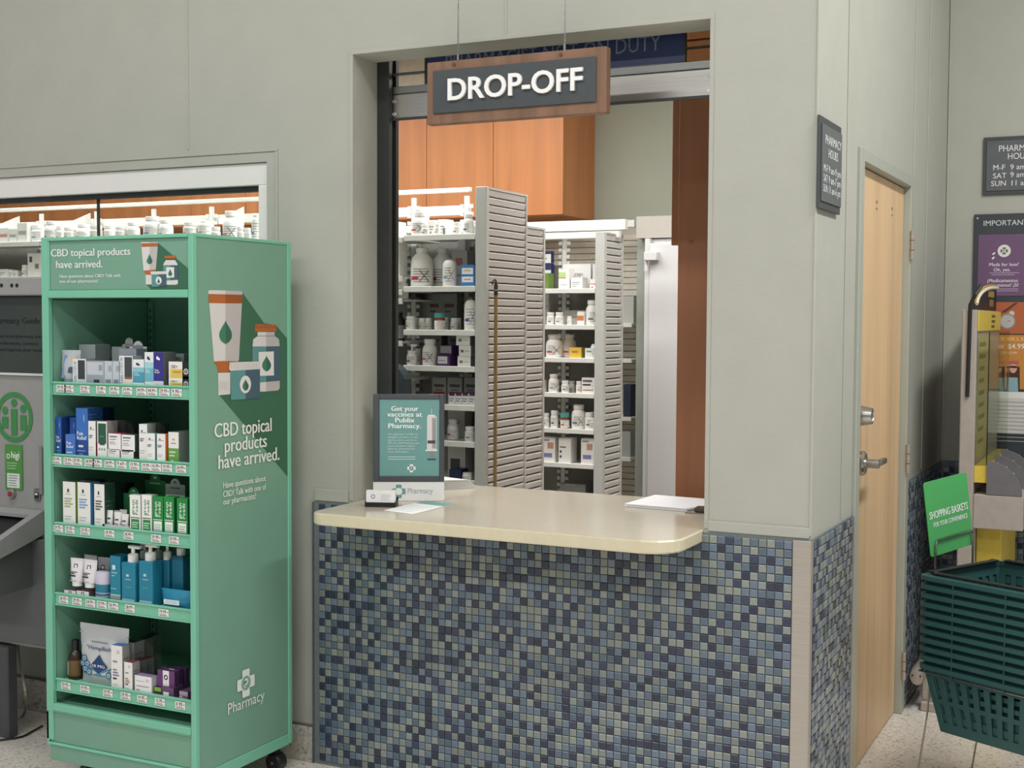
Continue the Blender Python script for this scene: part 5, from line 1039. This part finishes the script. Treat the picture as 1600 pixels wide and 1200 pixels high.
m = MB(); p = at(1536,353,y=2.56); m.text('IMPORTANT INFORMATION', .024, (p.x-xa,-.0146,p.z-zb), X, Z, P('#d5d8d8'), 'l', None, 0, 3); m.disc((.015,-.0146,h_-.018), X, Z, .004, P('#d5d8d8'), 10); m.build('lettering', s)
def bp_(px0, py0, px1, py1, col, name, label):
    a, b = at(px0, py0, y=2.558), at(px1, py1, y=2.558); m = MB(); w2, h2_ = b.x-a.x, a.z-b.z; m.box(0,w2,-.0015,0,0,h2_,P(col)); return m, (a.x-xa, -.0145, b.z-zb), w2, h2_
def done(m, loc, name, label): return m.build(name, s, loc, label=label)
m, loc, w2, h2_ = bp_(1529,367,1640,462,'#6f5374','poster',''); T2 = lambda t_, px, py, ch, c_='#efe6f0', wd=None, al='l': m.text(t_, ch, (at(px,py,y=2.558).x-xa-loc[0],-.0022,at(px,py,y=2.558).z-zb-loc[2]), X, Z, P(c_), al, wd, .008, 2)
c = Vector((at(1569,392,y=2.558).x-xa-loc[0],-.002,at(1569,392,y=2.558).z-zb-loc[2])); m.disc(c, X, Z, .030, P('#e4e0dc')); m.ring(c-Y*.0003, X, Z, .0285, .030, P('#6f7a78')); pharmacy_cross(m, c-Y*.0004, X, Z, .032, P('#5d6664'), P('#d8d8d4'), True)
m.poly([c+Vector((.022,.0008,.022)),c+Vector((.14,.0008,-.10)),c+Vector((.14,.0008,-.2)),c+Vector((-.02,.0008,-.024))], P('#5e4066'))
for dx, dz in ((-.045,-.012),(-.047,-.032)): m.disc(c+Vector((dx,-.0003,dz)), (X+Z*.9).normalized(), (Z-X*.9).normalized(), .008, P('#efe6ea'), 12, .004)
T2('Meds for less?',1545,416,.0155,'#efe6f0',.13); T2('Oh, yes.',1552,424,.0155,'#efe6f0',.075); T2('¿Medicamentos',1542,441,.0155,'#efe6f0',.135); T2('por menos? ¡Sí!',1545,448,.0155,'#efe6f0',.13)
for px, py, l_ in ((1546,427,.13),(1549,430,.10),(1544,452,.13),(1548,455,.12)): p = at(px, py, y=2.558); m.quad((p.x-xa-loc[0],-.0022,p.z-zb-loc[2]), X, Z, l_, .0025, P('#c9b4cc'))
done(m, loc, 'poster', 'purple poster reading Meds for less? Oh, yes.')
m, loc, w2, h2_ = bp_(1545,472,1640,522,'#b5623c','poster',''); c = Vector((at(1574,502,y=2.558).x-xa-loc[0],-.002,at(1574,502,y=2.558).z-zb-loc[2])); m.disc(c, X, Z, .036, P('#bdb9b4')); m.ring(c-Y*.0003, X, Z, .030, .036, P('#8f8b88')); m.quad(c-Y*.0005, X, Z, .014, .002, P('#3a3a3a')); m.disc(c+Vector((.018,.0002,.036)), X, Z, .012, P('#cfcac4')); m.poly([c+Vector((-.03,-.0002,.04)),c+Vector((.03,-.0002,.085)),c+Vector((.045,-.0002,.085)),c+Vector((-.01,-.0002,.04))], P('#5a3a2c')); done(m, loc, 'poster', 'rust orange poster strip with alarm clock')
m, loc, w2, h2_ = bp_(1540,523,1660,610,'#c98a3e','poster',''); T2('PAY BILLS HERE!',1548,532,.016,'#f0cf8a',.24); T2('$1.99',1549,545,.015,'#f5efe6'); T2('$4.99',1574,545,.024,'#f5efe6',.075); T2('$2.29  $3.99',1557,553,.012,'#f2dfc8'); 
for px, c1 in ((1559,'#f3d9c0'),(1583,'#f3d9c0')):
    b0 = Vector((at(px,583,y=2.558).x-xa-loc[0],-.002,at(px,583,y=2.558).z-zb-loc[2])); m.poly([b0+Vector((-.03,0,-.085)),b0+Vector((.03,0,-.085)),b0+Vector((.028,0,.03)),b0+Vector((-.028,0,.03))], P('#4a2c26')); m.poly([b0+Vector((-.024,-.0004,-.085)),b0+Vector((.024,-.0004,-.085)),b0+Vector((.02,-.0004,-.02)),b0+Vector((-.02,-.0004,-.02))], P('#8fb5bd')); m.disc(b0+Vector((0,-.0006,.022)), X, Z, .016, P('#d8a890'), 16, .022); m.quad(b0+Vector((-.015,-.0009,.024)), X, Z, .03, .009, P('#241c1c')); m.quad(b0+Vector((-.022,-.0007,.042)), X, Z, .044, .014, P('#c05a6a'))
done(m, loc, 'poster', 'orange price poster with two figures in sunglasses')
m, loc, w2, h2_ = bp_(1537,611,1640,680,'#d6d4d0','poster',''); m.lines((.03,-.002,h2_-.05), X, Z, w2*.9, 11, .018, .004, P('#a5a6a8')); m.quad((0,-.0019,h2_-.03), X, Z, w2, .03, P('#ecebe8')); done(m, loc, 'notice_sheet', 'white sheet of printed lines')

# ================================================================== PLAY-SLIP KIOSK beside the door
KY0, KX0, KX1 = 1.68, .199, .257
kg = mat('#aaa39d', .5, name='kiosk_taupe'); kd = mat('#6d6d72', .5, name='kiosk_slate'); ky = mat('#d9c24e', .45, name='kiosk_yellow')
kk = thing('slip_kiosk', 'taupe and yellow play-slip kiosk with arched black header beside the door', 'kiosk', (0,0,0))
zt = at(1510,484,y=KY0).z
MB().cbox(KX0,KX1,KY0,2.50,.02,zt,kg,.004).build('back_panel', kk)
m = MB(); m.box(KX1+.001,KX1+.006,KY0+.02,2.49,zt-.085,zt-.002,ky); m.lines((KX1+.0065,KY0+.45,zt-.03), Y, Z, .14, 3, .022, .012, P('#6b5c2c')); m.build('header_band', kk)
m = MB(); pts = [(y_, z_) for y_, z_ in [(KY0+.02, zt-.001)]+[(KY0+.02+.75*(1-math.cos(a)), zt+.105*math.sin(a)**.8) for a in [math.pi/2*i/10 for i in range(1,11)]]+[(KY0+.77, zt-.001)]]
m.prism([(KX1-.03,a_,b_) for a_, b_ in pts], (.02,0,0), BLACK); m.quad((KX1-.0095,KY0+.45,zt+.06), Y, Z, .22, .028, P('#a8904a')); m.quad((KX1-.0095,KY0+.50,zt+.02), Y, Z, .15, .03, P('#8a7640')); m.build('arch_header', kk)
ar = [(KX1-.006, a_, b_) for a_, b_ in pts[1:-1]]; m = MB(); m.tube(ar, .007, P('#e9e3cf'), 8); m.tube([(p_[0]-.008, p_[1], p_[2]+.008) for p_ in ar], .007, P('#b99a4a'), 8); m.build('arch_trim', kk)
m = MB(); z1_ = at(1517,620,y=KY0).z; m.tube([(KX0+.028,KY0-.006,z1_),(KX0+.032,KY0-.006,zt+.02),(KX0+.05,KY0-.006,zt+.06),(KX1+.012,KY0+.03,zt+.1)], .008, BLACK, 8); m.build('black_edge', kk)
ACR = mat('#eef2ea', .03, kind='glass', name='clear_acrylic')
zs0 = at(1527,735,y=KY0).z
m = MB(); m.box(KX1+.045,KX1+.048,KY0+.02,2.48,zs0+.02,zt-.09,ACR); m.build('acrylic_front', kk)
for y_ in (KY0+.02, KY0+.44, 2.476): MB().box(KX1+.001,KX1+.0448,y_,y_+.003,zs0+.02,zt-.09,ACR).build('acrylic_divider', kk)
m = MB(); m.box(KX1+.0005,KX1+.002,KY0+.05,KY0+.4,zs0+.04,zt-.1,P('#b5aa78')); m.lines((KX1+.0025,KY0+.09,zt-.15), Y, Z, .22, 9, .05, .018, P('#8a7a3c')); m.build('how_to_play_card', kk)
m = MB(); m.box(KX1+.001,KX1+.05,KY0+.01,2.49,zs0-.05,zs0+.018,ky); m.build('ledge_strip', kk)
# tiered slip holders
R_ = .135; zq = at(1580,775,y=KY0).z
for i, y_ in enumerate((KY0+.0, KY0+.27, KY0+.54)):
    m = MB(); m.prism([(KX1+.05,y_,zq),(KX1+.05+R_,y_,zq)]+[(KX1+.05+a_, y_, zq+b_) for a_, b_ in arc(0,0,R_,0,90,10)][1:], (0,.012,0), kd); m.build('holder_side', kk)
    for j in range(4):
        a = math.radians(18+20*j); c_ = Vector((KX1+.05+R_*.8*math.cos(a), y_+.03, zq+R_*.8*math.sin(a)-.02)); b = MB(); b.box(0,.006,.01,.12,0,.03,P(['#e2d58a','#efe9d2','#d9c04a','#efe9d2'][(i+j) % 4])); b.build('play_slips', kk, c_)
    MB().box(KX1+.05,KX1+.05+R_*.6,y_+.014,y_+.25,zq,zq+.03,kd).build('slip_tray', kk)
MB().cbox(KX1+.001,KX1+.19,KY0+.0,2.49,zq-.14,zq-.002,kg,.003).build('shelf_box', kk); MB().cbox(KX1+.191,KX1+.42,KY0+.04,2.49,zq-.045,zq-.02,kg,.004).build('writing_shelf', kk); MB().box(KX1+.191,KX1+.42,KY0+.04,2.48,zq-.0195,zq-.017,P('#d9c98a')).build('shelf_mat', kk)
MB().cbox(KX1+.002,KX1+.10,KY0+.12,2.4,.03,zq-.142,ky,.003).build('yellow_plinth', kk); MB().cbox(KX0,KX1+.3,KY0+.1,2.45,0,.02,kg,.003).build('foot_plate', kk)

# ================================================================== SHOPPING BASKETS
BA = math.radians(-27); BW, BD, BH = .43, .43, .23
base = at(1444,897,y=.62); RZ = base.z
bx_, by_ = Vector((math.cos(BA), math.sin(BA), 0)), Vector((-math.sin(BA), math.cos(BA), 0))
def basket_mesh():
    """body with real slots, floor, and the folded rim; origin at front-left corner of the rim top"""
    b = MB(); tp = .045; t_ = .004
    cor = lambda z_: [(tp*(-z_/BH), tp*(-z_/BH)), (BW-tp*(-z_/BH), tp*(-z_/BH)), (BW-tp*(-z_/BH), BD-tp*(-z_/BH)), (tp*(-z_/BH), BD-tp*(-z_/BH))]
    rows = [(-.028,-.043),(-.115,-.132),(-.195,-BH)]; slots = [(-.043,-.115),(-.132,-.195)]
    def wall(z0, z1, solid):
        c0, c1 = cor(z0), cor(z1)
        for k_ in range(4):
            a0, a1, d0, d1 = [Vector(p) for p in (c0[k_], c0[(k_+1) % 4], c1[k_], c1[(k_+1) % 4])]
            n = 19; segs = [(0,1)] if solid else [(i/n, (i+1)/n) for i in range(n) if i % 2 == 0]
            for s0, s1 in segs:
                P0, P1, Q0, Q1 = a0.lerp(a1,s0), a0.lerp(a1,s1), d0.lerp(d1,s0), d0.lerp(d1,s1)
                inn = Vector((BW/2,BD/2)); off = lambda p: p+(inn-p).normalized()*t_
                vs = [(P0.x,P0.y,z0),(P1.x,P1.y,z0),(Q1.x,Q1.y,z1),(Q0.x,Q0.y,z1)]+[(off(p).x,off(p).y,z) for p, z in ((P0,z0),(P1,z0),(Q1,z1),(Q0,z1))]
                b.add(vs, [(0,1,2,3),(7,6,5,4),(0,4,5,1),(1,5,6,2),(2,6,7,3),(3,7,4,0)], BASK)
    wall(0,-.043,True); wall(-.115,-.132,True); wall(-.195,-BH,True); wall(-.043,-.115,False); wall(-.132,-.195,False)
    c = cor(-BH); b.box(c[0][0],c[2][0],c[0][1],c[2][1],-BH,-BH+.004,BASK)
    return b.data('basket_body')
def rim_mesh():
    b = MB(); o_, h_ = .015, .0165
    outer = arc(.03-o_,.03-o_,.03,180,270,5)+arc(BW-.03+o_,.03-o_,.03,270,360,5)+arc(BW-.03+o_,BD-.03+o_,.03,0,90,5)+arc(.03-o_,BD-.03+o_,.03,90,180,5)
    inner = [(min(max(x_,.008),BW-.008), min(max(y_,.008),BD-.008)) for x_, y_ in outer]; n = len(outer)
    vs = [(x_,y_,-h_) for x_, y_ in outer]+[(x_,y_,-.002) for x_, y_ in outer]+[(x_,y_,0) for x_, y_ in inner]+[(x_,y_,-h_) for x_, y_ in inner]
    b.add(vs, [(q_*n+i, q_*n+(i+1) % n, ((q_+1) % 4)*n+(i+1) % n, ((q_+1) % 4)*n+i) for q_ in range(4) for i in range(n)], BASK)
    for x_ in (.12,.31):
        b.box(x_,x_+.003,-o_-.001,-o_+.004,-.031,-h_,BASK); b.box(-o_-.001,-o_+.004,x_,x_+.003,-.031,-h_,BASK)
    return b.data('rim')
def handle_mesh():
    b = MB(); b.cbox(.04,.39,.0,.018,.0015,.011,BLACK,.003); b.cbox(.03,.05,.0,.03,.0015,.009,BLACK,.003); b.cbox(.38,.40,.0,.03,.0015,.009,BLACK,.003); return b.data('handle')
bm_, rm_, hm_ = basket_mesh(), rim_mesh(), handle_mesh()
NB = 11; PITCH_B = (at(1444,897,y=.62).z-at(1440,1035,y=.62).z)/(NB-1)
bn = ['top basket of the dark green stack, empty with black handles','second basket from the top','third basket from the top','fourth basket from the top','fifth basket from the top','middle basket','fifth basket from the bottom','fourth basket from the bottom','third basket from the bottom','second basket from the bottom','bottom basket, slotted below the wire ring,']
for i in range(NB):
    o = link('shopping_basket', bm_, None, base-Z*(PITCH_B*i), BA); tag(o, bn[i] if i == 0 else bn[i].replace('basket', 'dark green basket', 1)+' of the stack by the door' , 'basket', 'nested shopping baskets on the wire stand')
    link('rim', rm_, o)
    if i == 0:
        h_ = link('handle', hm_, o, (0,.004,.0)); h2_ = link('handle', hm_, o, (0,BD-.022,0))
        link('handle', hm_, o, (.022,0,0), math.pi/2)
bs = thing('basket_stand', 'chrome wire stand carrying the dark green shopping baskets', 'stand', (base.x, base.y, 0), BA)
zr = RZ-PITCH_B*(NB-1)-.024; m = MB(); e_ = .007; q_ = .018
m.tube([(-e_,-e_,zr-.003),(BW+e_,-e_,zr-.003),(BW+e_,BD+e_,zr-.003),(-e_,BD+e_,zr-.003)], .0035, CHROME, 8, True); m.build('support_ring', bs)
zf = .03
for (x_, y_), (dx, dy) in (((-e_,BD*.12),(-1,0)),((-e_,BD*.88),(-1,0)),((BW+e_,BD*.12),(1,0)),((BW+e_,BD*.88),(1,0)),((BW*.3,BD+e_),(0,1)),((BW*.7,BD+e_),(0,1))):
    m = MB(); m.tube([(x_,y_,zr-.003),(x_+dx*.004,y_+dy*.004,zr-.14),(x_+dx*.01,y_+dy*.01,zr-.19),(x_+dx*.05,y_+dy*.05,.002)], .0032, CHROME, 8); m.build('leg', bs)
# sign holder on the stand
def on_side(px, py, off=.04):
    d = _F+_R*((px-800)/FPX)-_U*((py-600)/FPX); return CAM+d*((base-bx_*off-CAM).dot(bx_)/d.dot(bx_))
sa, sb, stp = on_side(1455,871), on_side(1521,850), on_side(1443,755)
gs = tag(link('basket_sign', None, None, (sa.x, sa.y, sa.z)), 'green plastic sign SHOPPING BASKETS FOR YOUR CONVENIENCE on the wire stand', 'sign')
r_ = sb-sa; wS = r_.length; r_.normalize(); u_ = stp-sa; hS = u_.length; u_.normalize()
gmat = mat('#4fae62', .4, name='green_sign_plastic', amount=.02); n_ = r_.cross(u_).normalized()
cs = [(x_, y_) for x_, y_ in arc(.012,.012,.012,180,270,4)+arc(wS-.012,.012,.012,270,360,4)+arc(wS-.012,hS-.012,.012,0,90,4)+arc(.012,hS-.012,.012,90,180,4)]
m = MB(); m.prism([r_*a_+u_*b_ for a_, b_ in cs], -n_*.003, gmat, gmat); m.build('sign_plate', gs)
m = MB(); m.text('SHOPPING BASKETS', .026, r_*(wS*.5)+u_*(hS*.50)+n_*.0012, r_, u_, P('#eef6ee'), 'c', wS*.9, .025, 2); m.text('FOR YOUR CONVENIENCE', .0165, r_*(wS*.52)+u_*(hS*.385)+n_*.0012, r_, u_, P('#eef6ee'), 'c', wS*.8, .025, 2); m.build('lettering', gs)
m = MB(); lo = -(sa.z-.0); a0 = r_*(wS*.10)+n_*.006; a1 = r_*(wS*.97)+n_*.006
m.tube([Vector((a0.x,a0.y,zr-sa.z)), a0+u_*(hS*.16), a0+u_*(hS*.21)+r_*.008, a1+u_*(hS*.21)-r_*.008, a1+u_*(hS*.16), Vector((a1.x,a1.y,zr-sa.z))], .0035, CHROME, 8)
m.build('wire_holder', gs)

# small floor-level fittings behind the baskets
p = at(1433,1056,y=1.65)
bk = thing('bumper_post', 'rounded chrome bumper on a low steel foot behind the basket stand', 'bumper', (p.x, 1.66, 0))
m = MB(); m.lathe([(.0,-.03),(.030,-.026),(.036,-.01),(.036,.16),(.026,.19),(0,.195)], SATIN, (0,0,p.z), 20, 'y', sx=.85, sy=1.1)
for dx in (-.016,.016): m.lathe([(.004,-.032),(.004,-.022)], DKMETAL, (dx,0,p.z+.005), 10, 'y')
m.build('bumper', bk, smooth=50); MB().cbox(.015,.10,-.01,.08,.0,.04,SATIN,.004).build('foot', bk); MB().cbox(.016,.045,.02,.06,.04,p.z-.0,SATIN,.003).build('post', bk)

# ================================================================== HEALTH STATION at the left edge
HG = mat('#9b9b99', .45, name='health_station_grey', amount=.03); HD = mat('#5f6262', .5, name='health_station_dark', amount=.04)
hs = thing('health_station', 'grey blood pressure health station with dark screen left of the green display', 'kiosk', (0,0,0))
hy = -.30; hx0, hx1 = -3.35, -2.60
zt = at(30,434,y=hy).z; z1 = at(30,462,y=hy).z; z2 = at(30,584,y=hy).z; z3 = at(30,796,y=hy).z
MB().cbox(hx0,hx1,hy+.002,-.03,.36,zt-.001,HG,.004).build('body', hs)
m = MB(); m.cbox(hx0,hx1,hy-.03,hy,z1,zt,HG,.004)
for px in (2.5,18.5,26.5): p = at(px,446,y=hy-.03); m.lathe([(.0075,-.0312),(.0075,-.0302)], BLACK, (p.x,hy,p.z), 14, 'y')
m.build('camera_bar', hs)
m = MB(); SCR = mat('#3c4340', .12, name='dark_screen_glass', amount=.15, scale=4); m.cbox(hx0+.01,hx1-.01,hy-.004,hy,z2+.004,z1-.002,SCR,.002)
def sct(t_, px, py, ch, wd=None): p = at(px, py, y=hy-.005); m.text(t_, ch, (p.x,hy-.0055,p.z), X, Z, P('#1f2625'), 'l', wd, .01, 2)
sct('Pharmacy Guide', -14, 505, .022, .25); sct('see your local pharmacy can', -18, 527, .012, .27); sct('on medications, connect', -14, 538, .012, .24); sct('tion and improve your health', -14, 548, .012, .27); m.build('screen', hs)
MB().cbox(hx0,hx1,hy-.008,hy,z2-.006,z2+.003,mat('#d9d9d6',.4),.001).build('trim_strip', hs)
m = MB(); HGN = P('#3f8a4c'); c = at(22,652,y=hy); c = Vector((c.x,hy-.0006,c.z)); rr_ = abs(at(51,652,y=hy).x-c.x); m.ring(c, X, Z, rr_*.80, rr_, HGN, 40, 1.0)
for dx, top, bot in ((-.55,.30,-.45),(0,.62,-.72),(.55,.40,-.5)):
    w3 = rr_*.17; m.quad(c+X*(dx*rr_*.9-w3)+Z*(bot*rr_), X, Z, w3*2, rr_*(top-.30-bot), HGN); m.disc(c+X*(dx*rr_*.9)+Z*((top-.05)*rr_), X, Z, rr_*.16, HGN, 18)
m.build('emblem', hs, label='green ring emblem with three figures')
a, b = at(8,694,y=hy), at(36,766,y=hy); m = MB(); m.box(a.x,b.x,hy-.002,hy,b.z,a.z,P('#4f9245')); w3, h3 = b.x-a.x, a.z-b.z; m.text('higi', .026, (a.x+w3*.36,hy-.0026,b.z+h3*.70), X, Z, P('#eef4ea'), 'l', w3*.5, .02, 2); m.ring((a.x+w3*.2,hy-.0026,b.z+h3*.74), X, Z, .006, .0095, P('#eef4ea'), 16); m.quad((a.x+w3*.12,hy-.0024,b.z+h3*.04), X, Z, w3*.72, h3*.32, P('#e3e6e3')); m.lines((a.x+w3*.2,hy-.0027,b.z+h3*.3), X, Z, w3*.56, 5, h3*.055, h3*.018, P('#7d8a86')); m.lines((a.x+w3*.12,hy-.0025,b.z+h3*.58), X, Z, w3*.6, 3, h3*.06, h3*.02, P('#a9cf9c')); m.build('sticker', hs, label='green sticker with white text')
p = at(20,771,y=hy); m = MB(); m.lathe([(.015,-.014),(.017,-.010),(.017,0)], mat('#b5b5b2',.35,.7), (p.x,hy,p.z), 18, 'y'); m.lathe([(.0,-.02),(.009,-.018),(.011,-.014)], mat('#9c2f35',.35), (p.x,hy,p.z), 16, 'y'); m.build('red_button', hs, smooth=40)
p = at(59,773,y=hy); m = MB(); m.cbox(p.x-.016,p.x+.016,hy-.005,hy,p.z-.022,p.z+.022,mat('#6f7272',.4),.004); m.box(p.x-.008,p.x+.01,hy-.008,hy-.005,p.z-.012,p.z+.008,BLACK); m.box(p.x-.004,p.x+.008,hy-.010,hy-.008,p.z-.0,p.z+.006,WHITE); m.build('port', hs)
p = at(64,735,y=hy); MB().cbox(p.x-.006,p.x+.01,hy-.006,hy,p.z-.09,p.z+.09,mat('#868886',.4),.002).build('slot_cover', hs)
# sloping console tray and lower housing
cx1 = at(69,798,y=hy).x; yb, zbk = hy-.002, z3+.005; e1 = at(0,845,x=cx1); yf, zf = yb+(e1.y-yb)*1.6, zbk+(e1.z-zbk)*1.6
m = MB(); prof = [(yb,zbk),(yf,zf),(yf,zf-.05),(yb,zbk-.09)]
m.prism([(cx1-.035,a_,b_) for a_, b_ in prof], (.035,0,0), HG); m.prism([(hx0,a_,b_) for a_, b_ in prof], (.035,0,0), HG); m.prism([(hx0+.036,a_,b_-.03) for a_, b_ in prof[:2]]+[(hx0+.036,a_,b_) for a_, b_ in prof[2:]], (cx1-.072-hx0,0,0), BLACK)
m.prism([(hx0+.036,yb,zbk),(hx0+.036,yb-.03,zbk-.015),(hx0+.036,yb-.03,zbk-.028),(hx0+.036,yb,zbk-.028)], (cx1-.072-hx0,0,0), HG); m.build('console_tray', hs)
m = MB(); m.prism([(hx0+.1,yb,zbk-.095),(hx0+.1,yf+.06,zf-.055),(hx0+.1,yf+.12,zf-.16),(hx0+.1,yb,zbk-.28)], (cx1-.03-hx0-.1,0,0), HD); m.build('console_support', hs)
lowz = at(30,1003,y=hy-.02).z
MB().cbox(hx0,hx1+.05,hy-.03,hy-.002,lowz,z3-.1,HD,.003).build('lower_panel', hs)
MB().cbox(hx0,at(12,1060,y=-.32).x,-.32,-.27,.0,.355,mat('#4b4e50',.5),.005).build('pedestal', hs)
m = MB(); c = [at(28,1005,y=-.2), at(33,1045,y=-.22), at(40,1085,y=-.25)]; q0 = at(36,1118,z=.006); q1 = at(0,1142,z=.006); q2 = at(-20,1145,z=.006)
def cr(pts, n=6):
    out = []; P4 = [pts[0]]+pts+[pts[-1]]
    for i in range(len(pts)-1):
        for k_ in range(n):
            t_ = k_/n; a_, b_, c_, d_ = P4[i:i+4]; out.append(.5*((2*b_)+(c_-a_)*t_+(2*a_-5*b_+4*c_-d_)*t_*t_+(3*b_-a_-3*c_+d_)*t_**3))
    return out+[pts[-1]]
m.tube(cr([Vector(v) for v in c+[q0,q1,q2]]), .0055, mat('#9d998c',.5), 8); tag(m.build('power_cord', None), 'beige power cord hanging from the health station to the floor', 'cord')
m = MB(); m.tube(cr([Vector(at(66,1134,z=.005)), Vector(at(50,1143,z=.005)), Vector(at(30,1152,z=.005)), Vector(at(-15,1158,z=.005))]), .004, BLACK, 8); tag(m.build('data_cable', None), 'thin black cable lying on the floor left of the green display', 'cord')
